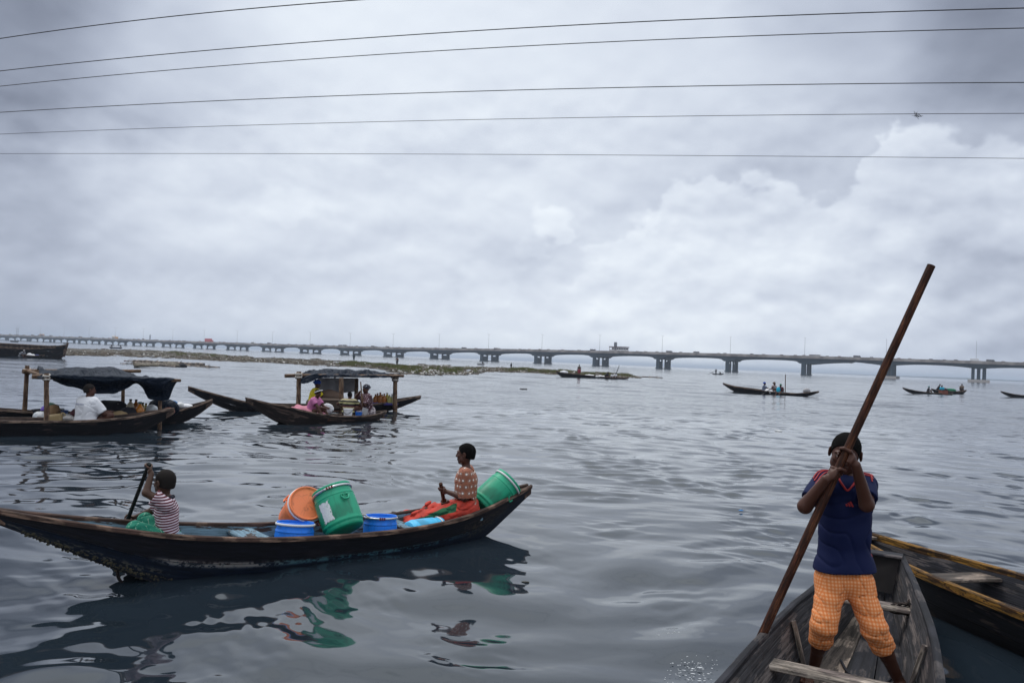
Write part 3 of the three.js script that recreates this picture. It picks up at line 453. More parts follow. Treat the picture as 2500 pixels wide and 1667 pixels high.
function headField(F, J, fine) {
  const B = basis(J.fwd, J.headUp), k = J.hs / .2, P = (x, y, z) => inB(B, J.head, [x * k, y * k, z * k]), E = (c, r, s) => F.ell(P(...c), r.map(v => v * k), s * k, B);
  E([0, .025, -.012], [.07, .08, .088], .02); E([0, -.03, .022], [.056, .068, .062], .03); F.cap(P(0, -.075, .035), P(0, -.085, .055), .026 * k, .02 * k, .025 * k);
  F.cap(P(-.04, -.055, .02), P(.04, -.055, .02), .026 * k, .026 * k, .03 * k);
  if (fine) {
    for (const s of [-1, 1]) { F.dig(P(s * .03, .006, .096), [.017 * k, .011 * k, .015 * k], .012 * k, B); E([s * .03, .005, .066], [.013, .011, .013], .004); F.cap(P(s * .014, .024, .083), P(s * .044, .021, .067), .007 * k, .006 * k, .012 * k); E([s * .04, -.018, .056], [.016, .012, .014], .02); }
    F.cap(P(0, .01, .082), P(0, -.024, .094), .007 * k, .0115 * k, .01 * k); for (const s of [-1, 1]) F.cap(P(s * .006, -.027, .092), P(s * .014, -.028, .084), .008 * k, .0075 * k, .006 * k);
    F.cap(P(-.018, -.05, .076), P(.018, -.05, .076), .0075 * k, .0075 * k, .006 * k); F.cap(P(-.015, -.061, .074), P(.015, -.061, .074), .0085 * k, .0085 * k, .006 * k); F.dig(P(0, -.0555, .086), [.02 * k, .0018 * k, .006 * k], .003 * k, B);
  } else { F.cap(P(0, .005, .078), P(0, -.026, .09), .008 * k, .013 * k, .012 * k); F.cap(P(-.014, -.056, .07), P(.014, -.056, .07), .011 * k, .011 * k, .01 * k); }
  for (const s of [-1, 1]) { F.ell(P(s * .077, -.004, -.006), [.008 * k, .028 * k, .018 * k], .006 * k, basis(add(mul(B[2], 1), mul(B[0], s * .35)), B[1])); if (fine) F.dig(P(s * .086, -.002, -.004), [.006 * k, .017 * k, .01 * k], .004 * k, B); }
  return { B, P, k };
}
// a hand closed on a rod: axis point, axis direction (towards the thumb side), direction from the axis to the palm, rod radius
function gripField(F, wrist, o, ax, palm, r, S) {
  const a = norm(ax), p = norm(sub(palm, mul(a, dot(palm, a)))), q = cross(a, p), R = r + .0085 * S, side = o.side ?? 1, pt = (ang, t, rr = R) => add(o.c, add(mul(a, t), add(mul(p, cos(ang) * rr), mul(q, side * sin(ang) * rr))));
  const L = [.98, 1.06, 1, .82];
  for (let i = 0; i < 4; i++) {
    const t = (1.5 - i) * .0175 * S, n = 6, end = 3.9 * L[i]; let prev = pt(-.5, t, R + .006 * S); F.cap(lerp3(wrist, prev, .3), prev, .0105 * S, .0098 * S, .012 * S);
    for (let j = 1; j <= n; j++) { const c = pt(mix(-.5, end - .5, j / n), t * (1 - .06 * j / n), R + .001 * S * (n - j)); F.cap(prev, c, mix(.0094, .0078, j / n) * S, mix(.0092, .0074, j / n) * S, .0035 * S); prev = c; }
  }
  let prev = add(lerp3(wrist, o.c, .45), mul(a, .022 * S)); const th = [pt(-.9, .034 * S, R + .006 * S), pt(-1.9, .037 * S, R + .003 * S), pt(-2.7, .03 * S, R + .001 * S)];
  for (const c of th) { F.cap(prev, c, .0115 * S, .0098 * S, .007 * S); prev = c; }
  F.ell(lerp3(wrist, pt(-.4, 0, R + .01 * S), .62), [.013 * S, .034 * S, .03 * S], .014 * S, [p, a, q]);
}
function openHand(F, wrist, dir, out, S) {           // relaxed hand, fingers slightly curled
  const d = norm(dir), s = norm(sub(out, mul(d, dot(out, d)))), n = cross(d, s), P = (x, y, z) => add(wrist, add(mul(d, x * S), add(mul(s, y * S), mul(n, z * S))));
  F.ell(P(.04, 0, 0), [.042 * S, .033 * S, .014 * S], .012 * S, [d, s, n]);
  for (let i = 0; i < 4; i++) { const y = (1.5 - i) * .017, l = [.062, .07, .066, .05][i]; F.cap(P(.07, y, 0), P(.07 + l * .5, y * 1.05, -.006), .0088 * S, .008 * S, .004 * S); F.cap(P(.07 + l * .5, y * 1.05, -.006), P(.07 + l, y * 1.05, -.022), .008 * S, .0066 * S, .003 * S); }
  F.cap(P(.02, .022, 0), P(.05, .046, -.008), .012 * S, .0095 * S, .008 * S); F.cap(P(.05, .046, -.008), P(.078, .05, -.016), .0095 * S, .0075 * S, .004 * S);
}
function figure(label, pos, yaw, S, J, o = {}) {
  const fig = thing('person', label, 'person', pos, yaw, o.group), cell = o.cell ?? .02, W = o.wide ?? 1, fine = cell < .011;
  const r = (v) => v * S * (o.thin ?? 1), right = norm(sub(J.shL, J.shR)), k = .03 * S;
  const torso = (F, e) => {
    F.cap(J.hipL, J.hipR, r(.058) * W + e, r(.058) * W + e, k); const mid = lerp3(J.pelvis, J.neck, .45), ch = lerp3(J.pelvis, J.neck, .72), w = r(.038) * W;
    F.cap(add(mid, mul(right, w * .8)), add(mid, mul(right, -w * .8)), r(.054) * W + e, r(.054) * W + e, k * 1.6); F.cap(add(ch, mul(right, w * 1.25)), add(ch, mul(right, -w * 1.25)), r(.058) * W + e, r(.058) * W + e, k * 1.6);
    F.cap(lerp3(J.shL, J.shR, .08), lerp3(J.shL, J.shR, .92), r(.034) + e, r(.034) + e, k); F.cap(ch, lerp3(J.neck, ch, .12), r(.05) + e, r(.036) + e, k);
  };
  const arm = (F, s, e, f = 1, e2 = e) => { const a = J['sh' + s], b = J['el' + s], c = J['wr' + s]; F.cap(a, f < 1 ? lerp3(a, b, f) : b, r(.033) + e, r(mix(.033, .0255, min(1, f))) + e2, k * .8); if (f > 1) F.cap(b, lerp3(b, c, f - 1), r(.027) + e, r(mix(.027, .0175, f - 1)) + e2, k * .4); };
  const leg = (F, s, e, f = 2, e2 = e) => { const a = J['hip' + s], b = J['kn' + s], c = J['an' + s]; F.cap(a, f < 1 ? lerp3(a, b, f) : b, r(.056) * W + e, r(mix(.056 * W, .033, min(1, f))) + (f <= 1 ? e2 : mix(e, e2, .5)), k); if (f > 1) { F.cap(b, lerp3(b, c, f - 1), r(.033) + mix(e, e2, .5), r(mix(.033, .02, f - 1)) + e2, k * .5); } };
  const body = (F) => {
    torso(F, 0); for (const s of ['L', 'R']) { arm(F, s, 0, 2); leg(F, s, 0, 2); const an = J['an' + s], kn = J['kn' + s]; F.cap(lerp3(kn, an, .12), lerp3(kn, an, .5), r(.028), r(.024), k * .5); F.cap(an, J['toe' + s], r(.021), r(.016), k * .4); if (fine) for (let i = 0; i < 5; i++) { const d = norm(sub(J['toe' + s], an)), sd = norm(cross([0, 1, 0], d)); const t = add(J['toe' + s], mul(sd, r((i - 2) * .0095))); F.cap(add(t, mul(d, -.01)), add(t, mul(d, r(.018 - abs(i - 2) * .002))), r(.0075), r(.0062), .004); } }
    F.cap(J.neck, lerp3(J.neck, J.head, .7), r(.031), r(.029), k * .7);
  };
  const hands = (F) => { for (const s of ['L', 'R']) { const g = J['grip' + s]; if (g) gripField(F, J['wr' + s], g, g.ax, g.palm, g.r, g.S ?? S / 1.6); else openHand(F, J['wr' + s], sub(J['wr' + s], J['el' + s]), mul(right, s === 'L' ? -1 : 1), S / 1.62); } };
  const skin = o.skin ?? M.skin;
  if (fine) {
    const F = new Field(); body(F); const geos = [F.mesh(cell)];
    const H = new Field(); headField(H, J, true); H.cap(lerp3(J.neck, J.head, -.05), lerp3(J.neck, J.head, .7), r(.031), r(.029), k * .7); geos.push(H.mesh(o.fineCell ?? .004));
    const G = new Field(); hands(G); for (const s of ['L', 'R']) G.cap(lerp3(J['el' + s], J['wr' + s], .72), J['wr' + s], r(.0195), r(.0168), .012); geos.push(G.mesh(o.fineCell ?? .004));
    part('body', mergeGeometries(geos), skin, fig);
  } else { const F = new Field(); body(F); headField(F, J, false); hands(F); part('body', F.mesh(cell), skin, fig); }
  const HB = basis(J.fwd, J.headUp), hk = J.hs / .2, HP = (x, y, z) => inB(HB, J.head, [x * hk, y * hk, z * hk]);
  if (o.hair) { const F = new Field(), e = o.hairE ?? .005; F.ell(HP(0, .025, -.012), [.07 + e, .08 + e, .088 + e].map(v => v * hk), .02 * hk, HB); F.ell(HP(0, -.03, -.035), [(.05 + e) * hk, .045 * hk, (.052 + e) * hk], .03 * hk, HB); for (const s of [-1, 1]) F.dig(HP(s * .082, -.004, .0), [.02 * hk, .032 * hk, .022 * hk], .004, HB);
    F.cut(HP(0, .052, .06), norm(add(mul(HB[2], .8), mul(HB[1], -.62)))); F.cut(HP(0, -.045, -.06), norm(add(mul(HB[2], .25), mul(HB[1], -1)))); if (fine) F.warp = (x, y, z) => .0016 * (vnoise(x * 260, y * 260 + z * 190, 5) - .5); part('hair', F.mesh(fine ? .004 : cell * .7), o.hair, fig); }
  if (o.scarf) { const F = new Field(); F.ell(HP(0, .045, -.015), [.082 * hk, .078 * hk, .097 * hk], .02 * hk, HB); F.ell(HP(0, .03, -.1), [.04 * hk, .035 * hk, .035 * hk], .02 * hk, HB); F.cut(HP(0, .035, .07), norm(add(mul(HB[2], .75), mul(HB[1], -.8)))); F.warp = (x, y, z) => .004 * sin(y * 90 + x * 40); part('headscarf', F.mesh(cell * .7), o.scarf, fig); }
  const folds = (amp, f, sd) => (x, y, z, d) => { if (abs(d) > .05) return 0; const a = fbm(x * f + sd, y * f * .8 + z * f, 2, sd) - .5, c = 1 - abs(2 * vnoise(x * f * 1.5 + y * f * .8 + sd, y * f * 1.9 - x * f * .6 + z * f * .7, sd + 5) - 1); return amp * (1.1 * a + .9 * c * c * c * c - .15); };
  const shirtField = (q, x = 0) => {
    const F = new Field(), e = r(q.loose ?? .011) + x; torso(F, e); for (const s of ['L', 'R']) arm(F, s, e * .9, q.sleeve ?? .75, e * (q.flare ?? 1.6));
    const hem = lerp3(J.pelvis, J.neck, q.hem ?? -.12), up = norm(sub(J.neck, J.pelvis)), ch = lerp3(J.pelvis, J.neck, .72), hw = r(q.hemW ?? .052) * W, hr = r(q.hemR ?? .066) * W + e;
    for (const s of [1, -1]) F.cap(add(ch, mul(right, s * r(.045) * W)), add(sub(hem, mul(up, .03)), mul(right, s * hw)), r(.056) * W + e, hr, k * 2);
    F.cap(add(hem, mul(right, hw)), add(hem, mul(right, -hw)), hr, hr, k * 2);
    const nd = q.neckDig ?? [.042, .012, .3]; F.dig(add(lerp3(J.neck, J.head, nd[2]), mul(J.bodyFwd ?? J.fwd, nd[1] * S)), [r(nd[0]), r(nd[0] * 1.15), r(nd[0])], .008);
    for (const s of ['L', 'R']) { const f = q.sleeve ?? .75, a = J['sh' + s], b = J['el' + s], c = J['wr' + s], p = f < 1 ? lerp3(a, b, f) : lerp3(b, c, f - 1), d = norm(f < 1 ? sub(b, a) : sub(c, b)), R0 = r(.033) + e * (q.flare ?? 1.6); F.dig(add(p, mul(d, R0 * .95)), [R0 * 1.6, R0 * 1.6, R0 * .8], .006, basis(d, abs(d[1]) > .9 ? [1, 0, 0] : [0, 1, 0])); }
    F.warp = folds(q.amp ?? .006, q.f ?? 9, q.seed ?? 3); F.cut(hem, mul(norm(add(up, [0, .5, 0])), -1)); return F;
  };
  if (o.shirt) part(o.shirt.name ?? 'shirt', shirtField(o.shirt).mesh(o.shirt.cell ?? cell, o.shirt.uv), o.shirt.m, fig);
  if (o.trousers) {
    const q = o.trousers, F = new Field(), e = r(q.loose ?? .012); F.cap(J.hipL, J.hipR, r(.056) * W + e, r(.056) * W + e, k); const wst = lerp3(J.pelvis, J.neck, .18); F.cap(add(wst, mul(right, r(.03))), add(wst, mul(right, -r(.03))), r(.045) * W + e * .4, r(.045) * W + e * .4, k);
    for (const s of ['L', 'R']) {
      const f = q.len ?? 1.3, a = J['hip' + s], b = J['kn' + s], c = J['an' + s], p = f <= 1 ? lerp3(a, b, f) : lerp3(b, c, f - 1), d = norm(f <= 1 ? sub(b, a) : sub(c, b)), kr = r(.034) + e * (q.knee ?? 1.2), er = (f <= 1 ? r(mix(.056, .034, f)) : r(mix(.034, .022, f - 1))) + e * (q.flare ?? 1.5);
      if (f <= 1) F.cap(a, p, r(.054) * W + e, er, k); else { F.cap(a, b, r(.054) * W + e, kr, k); F.cap(b, p, kr, er, k * .6); } F.dig(add(p, mul(d, er * .95)), [er * 1.6, er * 1.6, er * .8], .005, basis(d, abs(d[1]) > .9 ? [1, 0, 0] : [0, 1, 0]));
    }
    const w0 = folds(q.amp ?? .007, q.f ?? 10, q.seed ?? 6); F.warp = q.warp ? (x, y, z, d) => w0(x, y, z, d) + q.warp(x, y, z, d) : w0; F.cut(lerp3(J.pelvis, J.neck, .25), norm(sub(J.neck, J.pelvis)));
    part(q.name ?? 'trousers', F.mesh(q.cell ?? cell, q.uv), q.m, fig);
  }
  if (o.extra) o.extra(fig, J, { torso, arm, leg, r, k, right, HP, HB, folds, shirtField });
  return fig;
}
// ---------------------------------------------------------------- paints and cloths
M.skin = new THREE.MeshPhysicalMaterial({ color: lin([.072, .029, .019]), roughness: .42, specularIntensity: .5, side: THREE.DoubleSide });
M.skinWarm = new THREE.MeshPhysicalMaterial({ color: lin([.072, .036, .023]), roughness: .5, specularIntensity: .7, side: THREE.DoubleSide });
M.hair = std([.006, .0055, .0055], 1, { specularIntensity: .15 });
M.hairGrey = std([.016, .013, .012], 1);
M.oldWood = boards(21, [.30, .27, .25], [.50, .45, .41], .60, 1.1, .5);
M.greyWood = boards(31, [.24, .235, .245], [.42, .39, .38], .6, 1.2, .4);
M.darkWood = boards(41, [.15, .15, .17], [.30, .28, .28], .64, 1.3, .4);
M.rimBrown = boards(51, [.28, .215, .19], [.40, .325, .28], .54, .9, .6);
M.thwart = boards(61, [.43, .39, .37], [.56, .52, .48], .5, .8, .6);
M.tar = boards(71, [.085, .085, .105], [.23, .2, .19], .66, 1.6, .5);
M.tarBrown = boards(81, [.13, .11, .11], [.30, .25, .23], .6, 1.4, .6);
M.rimTar = boards(91, [.27, .22, .2], [.40, .34, .3], .5, 1, .6);
M.yellowPaint = boards(101, [.41, .295, .125], [.24, .165, .095], .53, .7, .7);
M.bamboo = boards(111, [.44, .36, .29], [.33, .25, .2], .5, .5, .5);
M.poleWood = boards(121, [.215, .115, .075], [.33, .2, .13], .6, .45, .7);
M.blueInside = boards(131, [.40, .50, .56], [.24, .2, .19], .60, .8, .3);
M.navy = (() => {                                    // navy canoe paint: scraped pale stripe along the seam, crust on the bow, old repairs
  const map = tex(2048, 256, (u, v) => {
    const s = u * 5.1 - 1.1, g = fbm(u * 60, v * 26, 4, 3), q = fbm(u * 240, v * 22, 4, 8), c2 = fbm(u * 24, v * 5, 4, 12);
    let c = v > .48 ? [.062, .068, .098] : [.045, .085, .145]; c = c.map((x, i) => x * (.6 + .8 * g) + (v > .48 ? [.035, .02, .012][i] * smooth(.5, .7, c2) : 0));
    const seam = mix(.47, .43, smooth(0, 3, s)), lineM = smooth(.10, .02, abs(v - seam - .01)) * smooth(-.15, .1, s) * smooth(3.1, 2.2, s) * smooth(.40, .60, .6 * q + .4 * fbm(u * 40, v * 9, 3, 31) + .1 * smooth(.9, .3, s)), teal = smooth(.7, 1.1, s);
    c = [0, 1, 2].map(i => mix(c[i], mix([.60, .58, .56][i], [.24, .45, .50][i], teal * (.5 + .5 * q)), lineM * .85));
    const low = smooth(.16, .03, abs(v - .12)) * smooth(.3, .6, s) * smooth(2.4, 1.6, s) * smooth(.56, .66, q); c = [0, 1, 2].map(i => mix(c[i], [.16, .36, .42][i], low * .6));
    const crust = smooth(.15, -.05, s) * smooth(.17, .05, abs(v - .2 - .12 * (c2 - .5))) * smooth(.47, .6, q * .7 + g * .3); c = [0, 1, 2].map(i => mix(c[i], [.42, .39, .33][i] * (.5 + .7 * q), crust * .6));
    const rep = smooth(2.75, 2.85, s) * smooth(3.5, 3.35, s) * smooth(.2, .3, v) * smooth(.85, .7, v) * smooth(.48, .62, q); return [0, 1, 2].map(i => mix(c[i], [.28, .25, .2][i], rep * .6));
  }, { rx: 1 / 5.1 });
  return new THREE.MeshPhysicalMaterial({ map, bumpMap: M.tar.bumpMap, bumpScale: .004, roughness: .6, specularIntensity: .5, side: THREE.DoubleSide });
})();
M.tarp = std([.007, .012, .023], .5, { specularIntensity: .16, bumpMap: tex(512, 512, (u, v) => { const a = 1 - abs(2 * fbm(u * 6, v * 6, 4, 4, 6, 6) - 1), b = 1 - abs(2 * fbm(u * 13, v * 9, 3, 14, 13, 9) - 1); return .65 * a * a + .35 * b; }, { srgb: false }), bumpScale: .045 });
M.sheet = std([.34, .33, .34], .7);
const rope = std([.5, .46, .42], .9);

// ---------------------------------------------------------------- the canoes
boat('drums', 'canoe', 'long navy canoe with brown rim and scraped pale stripe carrying coloured drums', { out: M.navy, inn: M.blueInside, rim: M.rimBrown, strakes: 2, n: 64, thwarts: [[.1, .17, .02], [.78, .22, .035], [2.3, .16, .05], [2.95, .2, .06]], thwartM: M.blueInside, rimW: .042, rimH: .036, cap: .1, floors: 2, floorMats: [M.tar] });
{
  const h = HULLS.drums, R = rng(4), lumps = [];
  for (let i = 0; i < 700; i++) { const s = -.9 + 1.05 * R(), side = R() < .8 ? 1 : -1, f = pow(R(), 3) * .16, q = h.b(s), y = mix(q, h.g(s), f) - .006, z = side * (mix(h.w(s) * .66, h.w(s), pow(f, .8)) + .002), g = new THREE.IcosahedronGeometry(.0022 + .0075 * R() * R(), 0); g.scale(1.2 + R(), .6 + 1.2 * R(), .6); g.translate(s, y - (f < .03 ? .012 * R() : 0), f < .05 ? z * R() : z); lumps.push(g); }
  soft(part('crust', mergeGeometries(lumps), std([.055, .05, .034], .95), h.obj, 'rough pale crust along the underside of the bow'));
  const b = h.b(-.28); part('hanging_root', tube([[-.27, b + .02, .06], [-.265, b - .07, .075], [-.235, b - .13, .07], [-.255, b - .19, .08], [-.27, b - .24, .08], [-.24, b - .285, .09], [-.2, b - .33, .1]], .012, 6, .008), M.tarBrown, h.obj);
}
boat('poler', 'canoe', 'weathered grey canoe with square end carrying the standing boy with the pole', { out: M.darkWood, inn: M.greyWood, rim: M.darkWood, strakes: 2, n: 56, floors: 3, floorMats: [M.oldWood, M.darkWood, M.darkWood], floorLift: .07, thwarts: [[.46, .125, .13], [1.9, .13, .13]], thwartM: M.thwart, ribs: [.95, -.35], ribM: M.thwart, transom: M.greyWood, rimW: .04, rimH: .034, thick: .026 });
{ const h = HULLS.poler, g = []; for (let i = 0; i < 7; i++) { const e = new THREE.TorusGeometry(.045, .006, 5, 14); e.scale(1.5, .75, 1); e.rotateY(PI / 2); e.rotateX(.25 * (i % 3 - 1)); e.rotateY(PI / 2 * 0); e.translate(1.9 + .004 * i, h.g(1.9) - .13, .17 + .012 * i); g.push(e); } for (let i = 0; i < 8; i++) g.push(tube([[1.9, h.g(1.9) - .10, .2], [1.88 + .02 * i, h.g(1.9) - .08 - .01 * (i % 3), .23], [1.84 + .028 * i, h.g(1.9) - .11 - .012 * (i % 4), .255]], .004, 4)); part('lashing', mergeGeometries(g.map(q => q.index ? q.toNonIndexed() : q)), M.tarBrown, h.obj, 'dark frayed fibre lashing on the far thwart'); }
boat('yellow', 'canoe', 'dark canoe with worn yellow rim lying empty behind the boy', { out: M.tar, inn: M.darkWood, rim: M.yellowPaint, strakes: 2, n: 50, floors: 2, thwarts: [[.22, .12, .0], [.40, .10, .0], [1.5, .2, .05], [3.4, .2, .06]], thwartM: M.oldWood, rimW: .05, rimH: .055, thick: .03 });
boat('shop_near', 'canoe', 'dark canoe under the left black awning with the man in white aboard', { out: M.tar, inn: M.tarBrown, rim: M.rimTar, thwarts: [[.2, .2, .06], [2, .2, .08]], rimW: .05, rimH: .045 });
boat('shop_far', 'canoe', 'dark canoe with bottles aboard lying on the far side of the left awning', { out: M.tar, inn: M.tarBrown, rim: M.rimTar, thwarts: [[.5, .2, .06], [2.6, .2, .08], [3.3, .14, .05]], rimW: .045, rimH: .04 });
boat('child_near', 'canoe', 'dark brown canoe in front of the middle awning with three people and two buckets', { out: M.tarBrown, inn: M.tarBrown, rim: M.rimTar, thwarts: [[.5, .16, .05], [2.1, .16, .05]], rimW: .045, rimH: .04 });
boat('child_far', 'canoe', 'long upswept canoe under the middle awning carrying a row of bottles', { out: M.tar, inn: M.tarBrown, rim: M.rimTar, strakes: 2, thwarts: [[.8, .2, .06], [3.4, .2, .06]], rimW: .05, rimH: .045 });
boat('fishers', 'canoe', 'dark canoe moored at the end of the drift bank with a figure standing in it', { out: M.tar, inn: M.oldWood, rim: M.rimTar, n: 26, thwarts: [[2, .25, .1], [5, .25, .1]], rimW: .07, rimH: .06 });
boat('three', 'canoe', 'slender dark canoe in mid lagoon with three seated people and an upright pole', { out: M.tar, inn: M.tarBrown, rim: M.rimTar, n: 30, thwarts: [[1.6, .2, .08], [4.2, .2, .08]], rimW: .06, rimH: .05 });
boat('right_pair', 'canoe', 'dark canoe with raised bow right of the pole, a box and two people aboard', { out: M.tar, inn: M.tarBrown, rim: M.rimTar, n: 26, rimW: .06, rimH: .05 });
boat('loaded', 'canoe', 'small canoe heaped with a green load behind the right hand canoe', { out: M.tar, inn: M.tarBrown, rim: M.rimTar, n: 20, rimW: .06, rimH: .05 });
boat('edge', 'canoe', 'dark canoe whose bow enters the picture at the right edge', { out: M.tar, inn: M.tarBrown, rim: M.rimTar, n: 20, rimW: .06, rimH: .05 });
boat('tiny_poler', 'canoe', 'tiny distant canoe near a bridge pier with a standing poler', { out: M.tar, rim: M.tar, n: 14, rimW: .08, rimH: .07 });
boat('tiny_white', 'canoe', 'tiny pale canoe beyond the bank below the arched spans', { out: std([.42, .42, .43], .7), inn: M.tar, rim: std([.42, .42, .43], .7), n: 14, rimW: .08, rimH: .07 });
boat('tiny_left', 'canoe', 'tiny dark canoe with two people beyond the left part of the bank', { out: M.tar, rim: M.tar, n: 14, rimW: .08, rimH: .08 });
boat('barge', 'barge', 'big black wooden barge cut by the left edge of the picture', { category: 'barge', out: M.tar, inn: M.tarBrown, rim: M.rimTar, strakes: 3, n: 30, rimW: .14, rimH: .12, thick: .08, chine: .8 });
{ const h = HULLS.barge; part('wale', loft([0, 2, 4, 6, 8, 9, 9.8, 10.5].map(s => { const q = h.w(s) * .98, y = h.g(s) - .42 + .25 * smooth(8, 10.5, s); return [[s, y, q - .08], [s, y, q + .03], [s, y + .28, q + .04], [s, y + .28, q - .08]]; })), M.rimTar, h.obj); part('stem', rod([11.05, .2, 0], [11.42, 1.7, 0], .13, .1, 6), M.rimTar, h.obj); }
boat('skiff', 'canoe', 'small skiff with white sacks alongside the black barge', { out: M.tar, inn: M.tarBrown, rim: M.rimTar, n: 16, rimW: .05, rimH: .04 });
boat('anchored_sail', 'boat', 'distant boat with two bare masts before the left end of the bridge', { category: 'boat', out: M.tar, rim: M.tar, n: 12, rimW: .2, rimH: .15 });
{ const h = HULLS.anchored_sail; for (const s of [4.8, 6.1]) part('mast', rod([s, -.1, 0], [s, 9.5, 0], .09, .06, 6), M.tar, h.obj); }
boat('anchored_small', 'boat', 'small dark boat without masts before the left end of the bridge', { category: 'boat', out: M.tar, rim: M.tar, n: 12, rimW: .2, rimH: .15 });

// ---------------------------------------------------------------- drums in the navy canoe
const scuffMap = tex(512, 512, (u, v) => { const a = smooth(.62, .74, fbm(u * 60, v * 7, 4, 3, 60, 7)), b = smooth(.6, .8, fbm(u * 8, v * 8, 5, 13, 8, 8)), k = 1 - .06 * a - .2 * b; return [k, k * .995, k * .98]; }, { rx: 1, ry: 1 }), scuffRough = tex(256, 256, (u, v) => .36 + .4 * fbm(u * 20, v * 14, 4, 23, 20, 14), { srgb: false });
const plastic = (c, r = 1) => new THREE.MeshPhysicalMaterial({ color: lin(c), map: scuffMap, roughnessMap: scuffRough, roughness: .85, side: THREE.DoubleSide });
M.green = plastic([.006, .34, .19]); M.orange = plastic([.85, .225, .08]); M.blue = plastic([.006, .20, .85]); M.cyan = plastic([.06, .48, .82]); M.steel = new THREE.MeshStandardMaterial({ color: lin([.55, .55, .57]), roughness: .35, metalness: .85 }); M.ringWhite = std([.62, .62, .64], .45);
M.clasp = std([.16, .03, .025], .6);
function drum(label, bottom, axis, mat, o = {}) {
  const r = o.r ?? .165, H = o.h ?? .38, d = thing('drum', label, 'drum', bottom), q = new THREE.Quaternion().setFromUnitVectors(new THREE.Vector3(0, 1, 0), new THREE.Vector3(...norm(axis))); d.quaternion.copy(q.multiply(new THREE.Quaternion().setFromAxisAngle(new THREE.Vector3(0, 1, 0), o.spin ?? 0)));
  const V = (a) => a.map(([x, y]) => new THREE.Vector2(x * r, y * H)), top = o.lid ? [] : [[.9, .995], [.86, .985], [.86, .8], [.9, .7], [.95, .1], [.88, .03], [0.001, .03]];
  const body = [[0.001, .0], [.72, .0], [.74, .02], [.86, .02], [.925, .045], [.94, .09], [.94, .125], [.985, .135], [1, .16], [1, .185], [.985, .2], [.995, .24], [1.0, .42], [.985, .72], [.965, .75], [.97, .765], [.985, .775], [.98, .79], [.95, .82], [.93, .855], [.93, .93], [.95, .955], [.95, .985], [.93, 1.0], ...top];
  part('shell', new THREE.LatheGeometry(V(body), 56), mat, d);
  if (o.lid) part('lid', new THREE.LatheGeometry(V([[.93, .975], [.955, .985], [.965, 1.005], [.955, 1.03], [.91, 1.035], [.87, 1.028], [.84, .998], [.78, .994], [.5, .994], [.46, 1.0], [.44, .994], [0.001, .994]]), 56), mat, d);
  const ring = new THREE.TorusGeometry(r * .965, r * (o.thinRing ? .035 : .05), 8, 60); ring.rotateX(PI / 2); ring.scale(1, 1.25, 1); ring.translate(0, H * .945, 0); part('clamp_ring', ring, o.ring ?? M.ringWhite, d);
  if (o.clasp !== undefined) { for (let i = 0; i < 3; i++) { const a = o.clasp + (i - 1) * .12, g = new RoundedBoxGeometry(.016, .022, .01, 2, .003); g.rotateY(a); g.translate(sin(a) * r * 1.02, H * .945, cos(a) * r * 1.02); part('clasp', g, M.clasp, d); } const a = o.clasp - .5, g = new RoundedBoxGeometry(.1, .012, .008, 2, .003); g.rotateY(a); g.translate(sin(a) * r * 1.01, H * .945, cos(a) * r * 1.01); part('lever', g, M.steel, d); }
  for (const a of o.handles ?? []) { const pts = []; for (let i = 0; i <= 8; i++) { const u = i / 4 - 1; pts.push([u * .042, -.016 + .03 * u * u * (abs(u) > .7 ? 1.2 : .6), .012 + .012 * (1 - u * u)]); } const g = mergeGeometries([tube(pts, .0085, 6), ...[-.022, .022].map(x => { const e = new THREE.SphereGeometry(.011, 8, 6); e.translate(x, .03, .003); return tube([[x - .01, .03, .004], [x, .036, .009], [x + .01, .03, .004]], .007, 6); })]); g.rotateY(a); g.translate(sin(a) * r * .985, H * .62, cos(a) * r * .985); part('handle', g, mat, d); }
  if (o.sticker) { const [a, w, y0, y1] = o.sticker, g = new THREE.CylinderGeometry(r * 1.006, r * 1.006, (y1 - y0) * H, 16, 1, true, a - w / 2, w); g.translate(0, (y0 + y1) / 2 * H, 0); part('sticker', g, M.sticker, d, 'torn white paper label'); }
  return d;
}
M.sticker = new THREE.MeshStandardMaterial({ roughness: .7, side: THREE.DoubleSide, alphaTest: .5, map: (() => { const t = tex(128, 128, (u, v) => { const k = .78 + .1 * fbm(u * 20, v * 20, 3, 6); return [k, k + .02, k + .02]; }); return t; })(), alphaMap: tex(128, 128, (u, v) => (fbm(u * 14, v * 14, 4, 61) + .35 * smooth(.0, .1, min(u, v, 1 - u, 1 - v)) > .56 + .12 * smooth(.45, .8, u) ? 1 : 0), { srgb: false }) });
const up1 = (p, dy) => [p[0], p[1] + dy, p[2]], DH = .38;
const inDrums = (s, off, y) => HULLS.drums.pos(s, off, y);
drum('open blue drum standing upright at the foot of the orange and green drums', inDrums(1.11, .07, -.03), [.03, 1, -.12], M.blue, { h: .36, r: .168, thinRing: 0, spin: .4 });
drum('open blue drum standing alone between the tilted green drum and the girl', inDrums(1.99, .03, -.05), [.0, 1, -.09], M.blue, { h: .35, r: .158, ring: M.steel, clasp: .25 });
{ const ax = norm([-.43, .82, -.34]); drum('large green drum with torn white label leaning back on the orange drum', at(843, 1297, 7.08), ax, M.green, { h: .395, r: .184, lid: true, ring: M.steel, clasp: .15, handles: [.72, -2.4], sticker: [-.38, .62, .22, .70] }); }
{ const ax = norm([.42, .58, .66]), c = at(750, 1229, 7.16); drum('orange drum tipped over with its lid facing the viewer', sub(c, mul(ax, .39)), ax, M.orange, { h: .39, r: .172, lid: true, handles: [-1.75, 1.4] }); }
{ const ax = norm([.66, .64, -.34]), c = at(1208, 1208, 8.40); drum('green drum with white ring lying tilted in the stern behind the girl', sub(c, mul(ax, .2)), ax, M.green, { h: .41, r: .172, lid: true, handles: [.9] }); }
